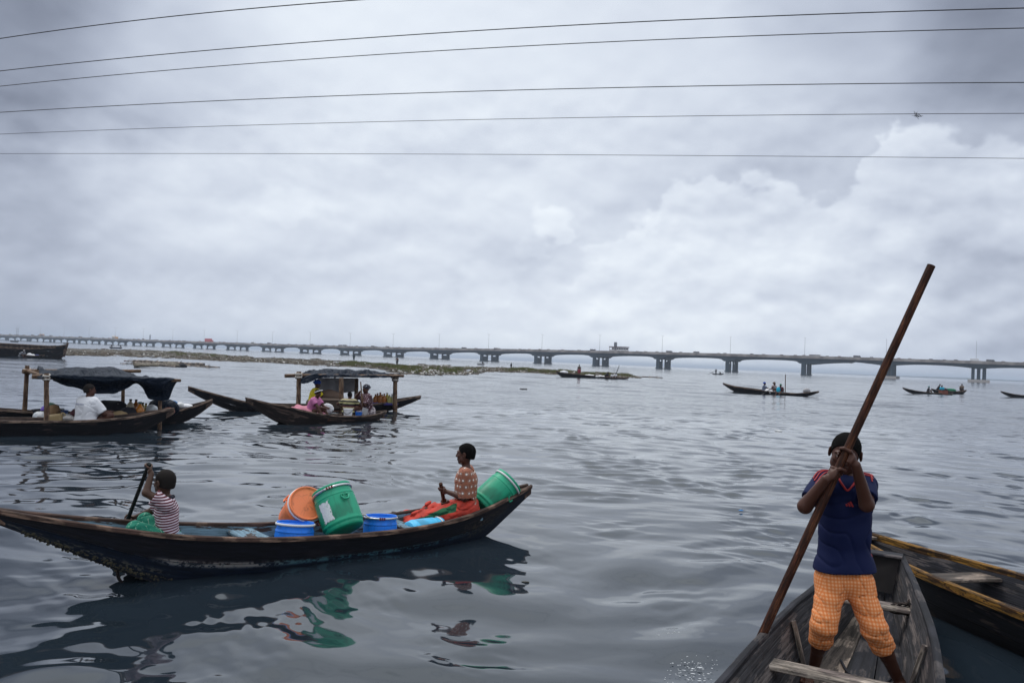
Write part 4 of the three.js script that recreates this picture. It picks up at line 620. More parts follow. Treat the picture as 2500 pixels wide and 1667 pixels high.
{ const c = inDrums(2.5, .02, .075), ax = [HULLS.drums.d[0], .02, HULLS.drums.d[1]]; drum('pale blue drum lying on its side in front of the girl', sub(c, mul(ax, .19)), ax, M.cyan, { h: .36, r: .15, lid: true }); }
{ const t = thing('rope', 'loose end of rope trailing from the lone blue drum', 'rope'); const p = at(893, 1265, 7.4); t.position.set(...p); part('strand', tube([[-.04, .03, 0], [-.01, .035, .01], [.02, .02, .03], [.05, .01, .05]], .006, 6), rope, t); }

// ---------------------------------------------------------------- the standing boy and his pole
const local = (pos, yaw, w) => { const x = w[0] - pos[0], z = w[2] - pos[2], c = cos(yaw), s = sin(yaw); return [x * c - z * s, w[1] - pos[1], x * s + z * c]; };
const POLE_A = at(2275, 648, 4.27), POLE_B = at(1840, 1597, 4.27), POLE_D = norm(sub(POLE_A, POLE_B));
{
  const t = thing('punting_pole', 'long dark brown wooden pole held upright by the boy', 'pole'); const b = sub(POLE_B, mul(POLE_D, 1.1)); part('shaft', rod(b, POLE_A, .025, .021, 16, .08, 5), M.poleWood, t);
}
M.jersey = std([.004, .009, .05], .75, { bumpMap: tex(128, 128, (u, v) => vnoise(u * 64, v * 64, 4, 64, 64), { srgb: false, rx: 12, ry: 12 }), bumpScale: .0006 });
M.red = std([.36, .02, .022], .6);
M.gingham = new THREE.MeshStandardMaterial({ roughness: .85, side: THREE.DoubleSide, map: tex(64, 64, (u, v) => { const a = (u * 4 % 1) < .5, b = (v * 4 % 1) < .5; return a && b ? [.80, .44, .21] : a || b ? [.82, .50, .28] : [.86, .62, .45]; }, { rx: 14, ry: 14 }) });
{
  const base = [2.02, 0, -4.5], S = 1.42, f = norm([-.32, 0, .95]), W = (px, py, d) => sub(at(px, py, d), base), J = { hs: .212 };
  J.pelvis = W(2062, 1398, 4.52); J.neck = W(2066, 1168, 4.5); J.shL = W(2116, 1184, 4.47); J.shR = W(2010, 1180, 4.42);
  J.hipL = W(2092, 1418, 4.5); J.hipR = W(2032, 1414, 4.5); J.knL = W(2136, 1534, 4.38); J.knR = W(2011, 1526, 4.40); J.anL = W(2198, 1685, 4.44); J.anR = W(1987, 1650, 4.60);
  J.anL[1] = .105; J.anR[1] = .105;
  J.toeL = add(J.anL, [-.02, -.03, .125]); J.toeR = add(J.anR, [-.075, -.03, .10]);
  J.head = W(2065, 1107, 4.46); J.fwd = norm([-.46, -.22, .86]); J.headUp = norm([.02, 1, .2]); J.bodyFwd = f;
  J.elL = W(2117, 1232, 4.30); J.elR = W(1966, 1236, 4.34);
  const onPole = (y) => { const k = (y - POLE_B[1]) / POLE_D[1]; return sub(add(POLE_B, mul(POLE_D, k)), base); };
  const yL = at(2062, 1112, 4.27)[1], yR = at(2036, 1156, 4.27)[1];
  const cL = onPole(yL), cR = onPole(yR);
  J.wrL = add(cL, [.05, -.045, .03]); J.wrR = add(cR, [-.062, -.03, .02]);
  J.gripL = { c: cL, ax: POLE_D, palm: [.75, -.25, .45], r: .023, side: 1, S: .88 }; J.gripR = { c: cR, ax: POLE_D, palm: [-.8, -.3, .4], r: .023, side: -1, S: .88 };
  let SHIRT;
  figure('boy in a navy football shirt and orange checked trousers standing with a pole', base, 0, S, J, {
    cell: .0085, fineCell: .0036, hair: M.hair, hairE: .005, skin: M.skin, wide: .84,
    shirt: (SHIRT = { m: M.jersey, loose: .010, sleeve: .66, flare: 1.35, hem: .04, hemW: .046, hemR: .064, amp: .0075, f: 6.5, seed: 12, neckDig: [.04, .012, .3], cell: .009 }),
    trousers: { m: M.gingham, loose: .013, len: 1.33, flare: 1.15, knee: 1.05, amp: .0085, f: 12, seed: 22, cell: .008, warp: (x, y, z, d) => abs(d) > .04 ? 0 : .0026 * sin(y * 75 + 5 * x + 4 * vnoise(x * 9, y * 9, 8)) * smooth(.62, .5, y) * smooth(.2, .3, y) + .004 * sin(y * 38 + abs(x - .04) * 60) * smooth(.6, .7, y) },
    extra: (fig, J, T) => {
      const ch = lerp3(J.pelvis, J.neck, .84), fw = J.bodyFwd, n = lerp3(J.neck, J.shL, .0), R = T.right;
      // red piping at the neck, stripes on the shoulders, side panel and the chest emblem, each laid on the cloth
      const SF = T.shirtField(SHIRT), out = (p, d, lift = .001) => { let q = p; for (let i = 0; i < 90 && SF.at(...q) < lift; i++) q = add(q, mul(d, .0025)); return q; };
      const vee = [[.056, .02], [.046, .0], [.026, -.026], [0, -.05], [-.026, -.026], [-.046, .0], [-.056, .02]].map(([x, y]) => { let q = add(J.neck, add(mul(R, x), add([0, y, 0], mul(fw, .2)))); for (let i = 0; i < 90 && SF.at(...q) > .001; i++) q = sub(q, mul(fw, .0025)); return q; }); part('collar', tube(vee, .0062, 6), M.red, fig);
      for (const s of [1, -1]) for (let i = 0; i < 3; i++) { const sh = s > 0 ? J.shL : J.shR, el = s > 0 ? J.elL : J.elR, d = norm(sub(el, sh)), q = mul(fw, (i - .6) * .02); const pts = [0, .2, .4, .6, .8, 1].map(k => { const c = k < .6 ? lerp3(J.neck, sh, .5 + k * .8) : add(sh, mul(d, (k - .6) * .12)); return out(add(c, q), norm(add([0, 1, 0], add(mul(R, s * .6 * k), mul(fw, .15 * i)))), .0008); }); part('stripe', tube(pts, .0048, 5), M.red, fig); }
      { const F = T.shirtField(SHIRT, .002), c = T.right; F.cut(add(J.pelvis, mul(c, .125)), mul(c, -1)); F.cut(add(J.pelvis, [0, .1, 0]), [0, -1, 0]); F.cut(add(J.pelvis, [0, .30, 0]), [0, 1, 0]); F.cut(add(J.pelvis, mul(fw, .045)), fw); part('side_panel', F.mesh(.009), M.red, fig); }
      const e = out(add(ch, add(mul(R, .012), [0, -.05, 0])), fw, .001), eg = []; for (let i = 0; i < 3; i++) { const hh = .012 + .009 * i, w = .009; const g = new THREE.BoxGeometry(w, hh, .006); g.rotateZ(.5); g.translate((i - 1) * .0125, hh * .4, 0); eg.push(g); } const em = mergeGeometries(eg); em.rotateY(atan2(fw[0], fw[2])); em.translate(...e); part('emblem', em, M.red, fig);
      for (const s of [-1, 1]) { const E = new THREE.SphereGeometry(.0105, 12, 8); E.translate(...T.HP(s * .03, .004, .0725)); part('eye', E, std([.10, .08, .07], .4), fig); }
    },
  });
}
// ---------------------------------------------------------------- the boy and the girl paddling the navy canoe
M.stripes = new THREE.MeshStandardMaterial({ roughness: .85, side: THREE.DoubleSide, map: tex(16, 128, (u, v) => (v * 6 % 1) < .52 ? [.33, .05, .11] : [.82, .76, .79], { rx: 1, ry: 1 / .128 }) });
M.greenShorts = new THREE.MeshStandardMaterial({ roughness: .85, side: THREE.DoubleSide, map: tex(128, 128, (u, v) => { const w = smooth(.08, .04, abs(((u * 5 + .12 * sin(v * 25)) % 1) - .5)) * smooth(.4, .5, fbm(u * 12, v * 30, 3, 5, 12, 30)); return [mix(.05, .55, w), mix(.45, .66, w), mix(.36, .58, w)]; }, { rx: 4, ry: 4 }) });
M.paddle = boards(141, [.075, .12, .12], [.16, .15, .14], .55, .6, .6);
M.blouse = new THREE.MeshStandardMaterial({ roughness: .8, side: THREE.DoubleSide, map: tex(256, 256, (u, v) => {
  let c = [.60, .37, .28]; const vein = smooth(.04, .015, abs(fbm(u * 9, v * 9, 3, 19, 9, 9) - .5)); c = c.map((x, i) => mix(x, [.36, .17, .13][i], vein * .75));
  for (const [a, b] of [[.25, .25], [.75, .25], [.0, .75], [.5, .75], [1, .75]]) { const r = hypot((u - a) * 1.0, v - b) / .17; if (r < 1) c = r > .78 ? [.70, .50, .40] : r > .52 ? [.30, .16, .14] : [.90, .84, .80]; } return c;
}, { rx: 1 / .125, ry: 1 / .125 }) });
M.skirt = new THREE.MeshStandardMaterial({ roughness: .8, side: THREE.DoubleSide, map: tex(512, 256, (u, v) => {
  const z = u * 1.0 - .2, y = v * .5, n = .02 * (fbm(u * 14, v * 10, 3, 7) - .5), k = .85 + .3 * fbm(u * 20, v * 14, 3, 9); const mid = mix(.325, .175, (z - .06) / .38) + n, half = .026 + .012 * sin((z + .1) * 9);
  const inside = z > .06 && z < .44 && abs(y - mid) < half; return inside ? [.06 * k, .33 * k, .2 * k] : [.70 * k, .20 * k, .13 * k];
}, {}) });
{
  const pos = [-2.64, 0, -6.3], yaw = -1.42, S = 1.1, L = (px, py, d) => local(pos, yaw, at(px, py, d));
  const pt = at(363, 1132, 6.2), pb = at(300, 1296, 6.56), pd = norm(sub(pt, pb));
  const th = thing('paddle', 'dark teal paddle in the hands of the small striped boy', 'paddle'); part('shaft', rod(sub(pb, mul(pd, .1)), pt, .0165, .0145, 12, .05, 2), M.paddle, th);
  { const a = sub(pb, mul(pd, .1)), c = sub(pb, mul(pd, .65)), s = norm(cross(pd, [.3, .2, 1])); part('blade', board(a, c, .15, .018, s), M.paddle, th); }
  const top = L(366, 1142, 6.21), low = L(319, 1266, 6.52);
  const J = pose(S, { seat: .2, floor: -.02, head: .19, lean: .1, twist: .3, wide: .9, yaw: -.6, nod: .05, handL: add(top, [.0, -.035, -.03]), handR: add(low, [.0, .02, -.055]), elbowL: [.5, -1, .3], elbowR: [-.3, -.9, -.2], footL: [.17, .13, .17], footR: [-.12, .13, .2], kneeHint: [.5, .75, .8], kneeHint2: [-.4, .8, .8] });
  const ax = local([0, 0, 0], yaw, pd); J.gripL = { c: local(pos, yaw, add(pb, mul(pd, dot(sub(at(364, 1142, 6.22), pb), pd)))), ax, palm: [.35, -.4, -.8], r: .018, side: 1, S: .72 }; J.gripR = { c: local(pos, yaw, add(pb, mul(pd, dot(sub(at(319, 1266, 6.52), pb), pd)))), ax, palm: [-.3, .2, -.9], r: .018, side: -1, S: .72 };
  J.wrL = add(J.gripL.c, [.02, -.045, -.035]); J.wrR = add(J.gripR.c, [-.01, .02, -.06]);
  figure('small boy in maroon striped shirt and green shorts paddling at the bow', pos, yaw, S, J, {
    cell: .0095, fineCell: .0045, hair: M.hairGrey, hairE: .0035, skin: M.skinWarm, wide: .84,
    shirt: { m: M.stripes, loose: .014, sleeve: .55, flare: 2.1, hem: -.26, amp: .008, f: 11, seed: 5, hemW: .045, hemR: .055, neckDig: [.05, .0, .22], cell: .0085, uv: (p, n) => [p[0], p[1] + .012 * sin(p[2] * 14 + p[0] * 9)] },
    extra: (fig, J, T) => { { const G = new Field(), e = (a, b) => add(lerp3(a, b, .97), [0, .012, 0]); G.cap(J.hipL, J.hipR, .085, .085, .03); G.cap(J.hipL, e(J.hipL, J.knL), .083, .066, .03); G.cap(J.hipR, e(J.hipR, J.knR), .083, .066, .03); G.warp = T.folds(.008, 11, 8); part('shorts', G.mesh(.0095), M.greenShorts, fig); } const F = new Field(), n = add(J.neck, [0, -.004, 0]); for (let i = 0; i < 10; i++) { const a = i / 10 * 6.283, b = (i + 1) / 10 * 6.283, q = (w) => add(n, [.052 * sin(w), .012 - .018 * cos(w), .052 * cos(w)]); F.cap(q(a), q(b), .013, .013, .008); } part('collar', F.mesh(.007), std([.03, .028, .04], .8), fig); },
  });
}
{
  const pos = [-.40, 0, -8.08], yaw = -PI / 2 - .12, S = 1.43, L = (px, py, d) => local(pos, yaw, at(px, py, d));
  const pt = at(1076, 1183, 8.03), pm = at(1086, 1236, 8.12), pd = norm(sub(pt, pm));
  const th = thing('paddle', 'short brown paddle held upright by the seated girl', 'paddle'); const e = sub(pm, mul(pd, .3)); part('shaft', rod(e, add(pt, mul(pd, .015)), .021, .019, 12, .06, 4), M.poleWood, th); part('blade', board(e, sub(e, mul(pd, .4)), .15, .02, norm(cross(pd, [.5, 0, 1]))), M.poleWood, th);
  const cl = local(pos, yaw, add(pm, mul(pd, .19))), cr = local(pos, yaw, add(pm, mul(pd, .03)));
  const J = pose(S, { seat: .17, floor: 0, head: .2, lean: .02, yaw: -.1, nod: 0, twist: .1, handL: add(cl, [.02, -.01, -.06]), handR: add(cr, [-.03, 0, -.06]), elbowL: [.35, -1, -.9], elbowR: [-.5, -.8, -.2], footL: [.1, .06, .66], footR: [-.1, .06, .66], kneeHint: [.1, 1, 0] }); J.knL[1] = J.knR[1] = .19;
  const ax = local([0, 0, 0], yaw, pd); J.gripL = { c: cl, ax, palm: [.4, -.15, -.9], r: .02, side: 1, S: .88 }; J.gripR = { c: cr, ax, palm: [-.4, .1, -.9], r: .02, side: -1, S: .88 };
  figure('girl in patterned blouse and red skirt paddling in the stern', pos, yaw, S, J, {
    cell: .0105, fineCell: .0045, hair: M.hair, hairE: .006, skin: M.skin, thin: .9,
    shirt: { name: 'blouse', m: M.blouse, loose: .013, sleeve: .93, flare: 1.25, hem: -.02, hemW: .035, hemR: .05, amp: .004, f: 11, seed: 15, neckDig: [.058, -.012, .12], cell: .009 },
    extra: (fig, J, T) => {
      const F = new Field(), k = .05, A = lerp3(J.pelvis, J.neck, .16); F.cap(add(A, [.05, 0, 0]), add(A, [-.05, 0, 0]), .09, .09, k); F.cap(J.hipL, J.hipR, .115, .115, k);
      const kl = [.115, .185, .36], kr = [-.115, .20, .36], fl = [.13, .09, .62], fr = [-.13, .11, .62]; F.cap(J.hipL, kl, .12, .088, .06); F.cap(J.hipR, kr, .12, .088, .06); F.cap(kl, kr, .07, .07, .06); F.cap(kl, fl, .088, .085, .06); F.cap(kr, fr, .088, .08, .06); F.cap(fl, fr, .07, .07, .05); F.cap([.12, .16, .05], [.15, .08, .5], .07, .07, .06); F.cap([.02, .2, -.05], [.06, .15, .2], .12, .1, .05);
      F.warp = (x, y, z, d) => abs(d) > .06 ? 0 : .010 * sin((y * 2.2 + z) * 26 + 4 * fbm(x * 9, z * 6, 2, 4)) * smooth(.0, .3, z) + .022 * (pow(1 - abs(2 * fbm(z * 7 + y * 9, y * 12 - z * 5 + x * 5, 3, 33) - 1), 2) - .5); F.cut([0, .055, .0], [0, -1, 0]); F.cut(lerp3(J.pelvis, J.neck, .28), [0, 1, 0]); F.cut([0, .1, .70], norm([0, .25, 1]));
      part('skirt', F.mesh(.011, (p) => [(p[2] + .2) / 1.0, p[1] / .5]), M.skirt, fig);
    },
  });
}

// ---------------------------------------------------------------- awnings on stakes
function awning(label, posts, beams, sheetFn, o = {}) {
  const t = thing('awning', label, 'awning', o.pos);
  const L = (p) => sub(p, o.pos); posts.forEach(([a, b, r], i) => part('post', rod(L(a), L(b), r, r * .85, 10, .25, i * 3 + o.seed), M.bamboo, t)); beams.forEach(([a, b, r], i) => part('beam', rod(L(a), L(b), r, r * .8, 8, .25, i * 5 + o.seed), M.bamboo, t));
  for (const [p, r] of o.ties ?? []) { const g = []; for (let i = 0; i < 4; i++) { const e = new THREE.TorusGeometry(r, r * .22, 5, 12); e.rotateX(PI / 2 + .4 * (i % 2 ? 1 : -1)); e.translate(...add(L(p), [0, (i - 1.5) * r * .5, 0])); g.push(e); } part('lashing', mergeGeometries(g), rope, t); }
  const NU = 130, NV = 70, pos = [], uv = [], idx = []; for (let i = 0; i <= NU; i++) for (let j = 0; j <= NV; j++) { pos.push(...L(sheetFn(i / NU, j / NV))); uv.push(i / NU * 2.4, j / NV * 1.2); if (i && j) { const a = (i - 1) * (NV + 1) + j - 1, b = a + NV + 1; idx.push(a, b, a + 1, b, b + 1, a + 1); } }
  const g = new THREE.BufferGeometry(); g.setAttribute('position', new THREE.Float32BufferAttribute(pos, 3)); g.setAttribute('uv', new THREE.Float32BufferAttribute(uv, 2)); g.setIndex(idx); g.computeVertexNormals(); part('tarpaulin', g, M.tarp, t); return t;
}
const table1 = (a, u) => curve(a, u);
{
  // left awning: corners from the stakes; ridge, front beam and hanging edge as outlines over the length
  const fl = at(112, 915, 15.4), flB = at(112, 1042, 15.4), fr = at(390, 935, 17.2), frB = at(391, 1052, 17.2), bl = at(65, 897, 17.1), blB = at(57, 1020, 17.1), br = at(300, 915, 18.6), brB = at(300, 1016, 18.6);
  const pos = [fl[0], 0, fl[2]], wob = (u, v, s) => fbm(u * 5, v * 4, 4, s) - .5;
  const back = (u) => add(lerp3(at(88, 905, 17), at(372, 918, 18.7), u), [0, table1([[0, -.02], [.12, .0], [.3, .08], [.5, .10], [.62, .12], [.75, .04], [.9, -.1], [1, -.16]], u), 0]);
  const front = (u) => lerp3(at(98, 917, 15.35), at(428, 927, 17.25), u);
  const drop = (u) => table1([[0, .06], [.08, .17], [.16, .22], [.3, .34], [.42, .36], [.52, .33], [.60, .25], [.645, .13], [.69, .22], [.76, .42], [.82, .485], [.88, .47], [.94, .34], [.98, .12], [1, .03]], u);
  awning('left black awning on stakes over the two laden canoes', [[flB, up1(fl, .03), .05], [up1(frB, -.4), fr, .045], [up1(blB, -.3), up1(bl, .04), .05], [up1(brB, -.3), br, .045]], [[at(77, 920, 15.3), at(440, 929, 17.3), .042], [at(54, 907, 16.9), at(342, 906, 18.8), .05], [at(66, 905, 17.1), at(113, 920, 15.4), .04]],
    (u, v) => {
      const b = back(u), f = front(u), w = v < .55 ? v / .55 : 1; let p = lerp3(b, f, w); const sag = sin(PI * w);
      const rdg = (1 - abs(2 * fbm(u * 7 + v * 1.5, v * 3 + u * 2, 3, 91) - 1)); p[1] += -.07 * sag + .16 * wob(u * 2, v, 71) * sin(PI * min(1, w)) + .11 * (rdg * rdg - .5) * (.3 + sag) + .03 * sin(PI * w) * sin(u * 23 + v * 5);
      if (v > .55) { const k = (v - .55) / .45, d = drop(u); p[1] -= k * d - .02; p[0] += .12 * k * sin(u * 30) * d; p[2] += .09 * (1 - abs(2 * fbm(u * 9 + k, k * 2 + u * 3, 3, 95) - 1)) * smooth(0, .3, k); p[2] += .075 - .3 * smooth(.1, .9, k) - .10 * sin(k * 2.6) * (.6 + .5 * sin(u * 17 + 1)) * d; }
      else p[1] += .035; if (u < .04) p[1] += .06 * sin(v * 9); return p;
    }, { pos, seed: 3, ties: [[up1(bl, -.08), .06], [at(112, 922, 15.4), .06], [at(390, 933, 17.2), .055]] });
}
{
  const lp = at(729, 907, 23.4), lpB = at(729, 1000, 23.4), mp = at(833, 922, 23.3), mpB = at(835, 1000, 23.3), dp = at(870, 925, 26), dpB = at(869, 1000, 26), rp = at(965, 919, 25.5), rpB = at(965, 1012, 25.5), pos = [lp[0], 0, lp[2]];
  const back = (u) => add(lerp3(at(738, 912, 25.6), at(972, 917, 27), u), [0, table1([[0, -.04], [.1, .04], [.22, .12], [.5, .10], [.62, .11], [.85, .05], [1, -.02]], u), 0]);
  const front = (u) => lerp3(at(735, 918, 23.3), at(978, 921, 25.45), u);
  const drop = (u) => table1([[0, .12], [.08, .2], [.16, .12], [.3, .06], [.5, .05], [.8, .08], [1, .02]], u);
  awning('middle black awning on stakes with a grey curtain at its back', [[up1(lpB, -.4), lp, .075], [up1(mpB, -.4), up1(mp, .0), .075], [up1(dpB, -.4), dp, .07], [up1(rpB, -.5), rp, .08]], [[at(695, 917, 23.3), at(985, 918, 25.5), .055], [at(735, 914, 25.7), at(975, 914, 27), .055], [at(730, 915, 23.4), at(740, 913, 25.7), .05], [at(965, 920, 25.5), at(974, 915, 27), .05]],
    (u, v) => { const b = back(u), f = front(u), w = min(1, v / .7); const p = lerp3(b, f, w); const rdg = 1 - abs(2 * fbm(u * 8 - v, v * 3 + u * 3, 3, 98) - 1); p[1] += .05 - .06 * sin(PI * w) + .22 * (fbm(u * 11, v * 4, 4, 81) - .5) * (.3 + sin(PI * w)) + .14 * (rdg * rdg - .5) * (.3 + sin(PI * w)); if (v > .7) { const k = (v - .7) / .3; p[1] -= k * drop(u); p[2] += .1 * k + .08 * sin(u * 25) * k; } if (u < .1) p[1] -= (1 - u / .1) * .16 * smooth(.3, .9, v); return p; }, { pos, seed: 7, ties: [[up1(lp, -.12), .09], [up1(rp, -.06), .095]] });
  const t = thing('curtain', 'grey cloth curtain hanging at the back of the middle awning', 'curtain', pos), NU = 40, NV = 20, P = [], I = [];
  for (let i = 0; i <= NU; i++) for (let j = 0; j <= NV; j++) { const u = i / NU, v = j / NV, a = lerp3(at(774, 922, 25.9), at(874, 923, 26.3), u), b = lerp3(at(783, 966, 25.9), at(872, 955, 26.3), u), p = lerp3(a, b, v); p[2] += .07 * sin(u * 16 + v * 2) * (.3 + v) + .1 * (fbm(u * 5, v * 5, 3, 4) - .5); P.push(...sub(p, pos)); if (i && j) { const q = (i - 1) * (NV + 1) + j - 1, r = q + NV + 1; I.push(q, r, q + 1, r, r + 1, q + 1); } }
  const g = new THREE.BufferGeometry(); g.setAttribute('position', new THREE.Float32BufferAttribute(P, 3)); g.setAttribute('uv', new THREE.Float32BufferAttribute(P.filter((_, i) => i % 3 < 2), 2)); g.setIndex(I); g.computeVertexNormals(); part('cloth', g, M.sheet, t);
}

// ---------------------------------------------------------------- people of the market canoes
const cloth = (c, r = .8) => std(c, r);
M.white = cloth([.70, .70, .72]); M.pink = cloth([.50, .20, .26]); M.hotPink = cloth([.46, .15, .31]); M.yellow = cloth([.62, .50, .02]); M.maroon = cloth([.055, .012, .018]); M.jeans = cloth([.015, .10, .20]); M.purple = new THREE.MeshStandardMaterial({ roughness: .8, side: THREE.DoubleSide, map: tex(128, 128, (u, v) => vnoise(u * 16, v * 16, 3, 16, 16) > .78 ? [.75, .68, .72] : [.24, .10, .14], { rx: 3, ry: 3 }) });
M.floral = new THREE.MeshStandardMaterial({ roughness: .8, side: THREE.DoubleSide, map: tex(128, 128, (u, v) => fbm(u * 12, v * 12, 3, 3, 12, 12) > .52 ? [.72, .68, .68] : [.38, .33, .36], { rx: 2.5, ry: 2.5 }) });
M.navyScarf = new THREE.MeshStandardMaterial({ roughness: .8, side: THREE.DoubleSide, map: tex(64, 64, (u, v) => vnoise(u * 10, v * 10, 5, 10, 10) > .8 ? [.7, .7, .75] : [.05, .06, .13], { rx: 8, ry: 8 }) });
M.dark = cloth([.02, .02, .026]); M.teal = cloth([.02, .2, .2]); M.blueCloth = cloth([.01, .06, .35]); M.cyanCloth = cloth([.02, .32, .48]); M.brownCloth = cloth([.12, .09, .07]); M.greenCloth = cloth([.02, .14, .08]); M.redCloth = cloth([.3, .04, .06]);
M.rugby = new THREE.MeshStandardMaterial({ roughness: .8, side: THREE.DoubleSide, map: tex(8, 128, (u, v) => [[.62, .60, .42], [.09, .07, .08], [.70, .66, .52], [.3, .1, .1], [.06, .06, .09]][floor(v * 5) % 5], { ry: 1 / .22 }) });
const seatOn = (key, s, off, o) => HULLS[key].pos(s, off, o ?? 0);
{
  { // the small dark line of lettering across the shoulders
    const c = document.createElement('canvas'); c.width = 512; c.height = 512; const x = c.getContext('2d'); x.fillStyle = '#dcdce0'; x.fillRect(0, 0, 512, 512); x.fillStyle = '#12225c'; x.font = 'bold 24px sans-serif'; x.textAlign = 'center'; x.fillText('UNIDIN PSPETI', 236, 250); M.lettered = new THREE.MeshStandardMaterial({ roughness: .8, side: THREE.DoubleSide, map: new THREE.CanvasTexture(c) }); M.lettered.map.colorSpace = THREE.SRGBColorSpace;
  }
  const pos = HULLS.shop_near.pos(1.5, .02, 0); const J = pose(1.75, { seat: .05, floor: -.08, lean: .07, yaw: -.5, handL: [.1, .42, .42], handR: [-.2, .42, .4], footL: [.12, .0, .5], footR: [-.16, .02, .48], kneeHint: [.5, 1, .3], kneeHint2: [-.8, 1, .3] });
  figure('man in a white T-shirt with lettering on the back, seated under the left awning', pos, 2.72, 1.75, J, { cell: .02, hair: M.hairGrey, hairE: .003, wide: 1.1, shirt: { m: M.lettered, loose: .016, sleeve: .8, hem: -.02, hemR: .05, amp: .012, f: 7, seed: 4, uv: (p, n) => n[2] < -.2 ? [clamp(.5 - p[0] * 1.35, .02, .98), clamp(.5 + (.545 - p[1]) * -1.0 + .0, .02, .98)] : [.95, .03] }, trousers: { m: M.jeans, loose: .016, len: 1.6 } });
  const p2 = at(173, 1035, 16.3); p2[1] = 0; figure('person in maroon hunched beside the man in white', p2, 2.3, 1.25, pose(1.25, { seat: -.04, lean: .3, nod: .5 }), { cell: .02, hair: M.hair, shirt: { m: M.maroon, loose: .02, sleeve: .9, hem: -.25 }, trousers: { m: M.maroon, loose: .02 } });
}
{
  const skirtBlob = (pts, m, name = 'skirt') => (fig) => { const F = new Field(); for (const [a, b, r] of pts) F.cap(a, b, r, r * .95, .08); F.warp = (x, y, z) => .014 * sin(x * 22 + z * 17 + y * 10); F.cut([0, .0, 0], [0, -1, 0]); part(name, F.mesh(.022), m, fig); };
  let p = at(757, 1004, 20.7); p[1] = 0; figure('girl in pink dress bending over a basin under the middle awning', p, PI / 2 - .25, 1.4, pose(1.4, { seat: .12, lean: .38, nod: .35, handL: [.08, .36, .48], handR: [-.08, .36, .48] }), { cell: .019, hair: M.hair, shirt: { m: M.hotPink, loose: .014, sleeve: .55, hem: -.05 }, extra: (fig) => { skirtBlob([[[.05, .2, -.05], [-.05, .2, -.05], .17], [[.1, .2, .05], [.1, .25, -.40], .16], [[-.1, .2, .05], [-.1, .22, -.4], .15], [[.1, .16, .1], [.08, .12, .3], .12]], M.pink)(fig); const b = new THREE.TorusGeometry(.1, .012, 6, 20); b.rotateX(1.2); b.translate(0, .78, .21); part('headband', b, M.white, fig); } });
  p = at(762, 985, 24.1); p[1] = 0; figure('woman in yellow top and blue headscarf behind the girl in pink', p, PI / 2 + .5, 1.65, pose(1.65, { seat: .08, lean: .2, nod: .2, handL: [.1, .4, .5], handR: [-.1, .38, .5] }), { cell: .02, scarf: M.blueCloth, shirt: { m: M.yellow, loose: .014, sleeve: .6, hem: -.05 }, extra: skirtBlob([[[.06, .2, 0], [-.06, .2, 0], .19], [[.1, .16, .1], [.1, .1, .5], .13], [[-.1, .16, .1], [-.1, .1, .5], .13]], M.brownCloth) });
  p = at(850, 1012, 21.55); p[1] = 0; figure('boy in striped shirt seen from behind with arms spread wide', p, PI - .1, 1.25, pose(1.25, { seat: .1, lean: .1, handL: [.30, .34, .22], handR: [-.20, .38, .3], elbowL: [.9, -.3, -.2], elbowR: [-.9, -.5, -.2], wide: 1.05 }), { cell: .018, hair: M.hair, shirt: { m: M.rugby, loose: .016, sleeve: .6, hem: -.1 }, trousers: { m: M.yellow, loose: .016, len: 1 } });
  p = at(895, 1018, 21.9); p[1] = 0; const st = at(880, 932, 21.75), sb = at(887, 1014, 21.55); figure('woman in purple blouse and patterned headscarf with a stick in her hand', p, -PI / 2 + .5, 1.62, pose(1.62, { seat: .1, lean: .08, nod: .1, yaw: .2, handR: local(p, -PI / 2 + .5, at(879, 956, 21.74)), handL: local(p, -PI / 2 + .5, at(884, 972, 21.7)), elbowL: [.7, -.8, 0], elbowR: [-.8, -.7, .1] }), { cell: .019, scarf: M.navyScarf, shirt: { name: 'blouse', m: M.purple, loose: .017, sleeve: .9, hem: -.08 }, extra: skirtBlob([[[.07, .2, -.04], [-.07, .2, -.04], .19], [[.12, .2, .1], [.12, .12, .4], .13], [[-.12, .2, .1], [-.12, .12, .4], .13]], M.floral) });
  const t = thing('paddle', 'pale stick paddle held by the woman in purple', 'paddle'); part('shaft', rod(sb, st, .018, .016, 8), M.bamboo, t); part('blade', board(sb, add(sb, [.05, .2, -.02]), .16, .02, [.2, 0, 1]), M.sheet, t);
}
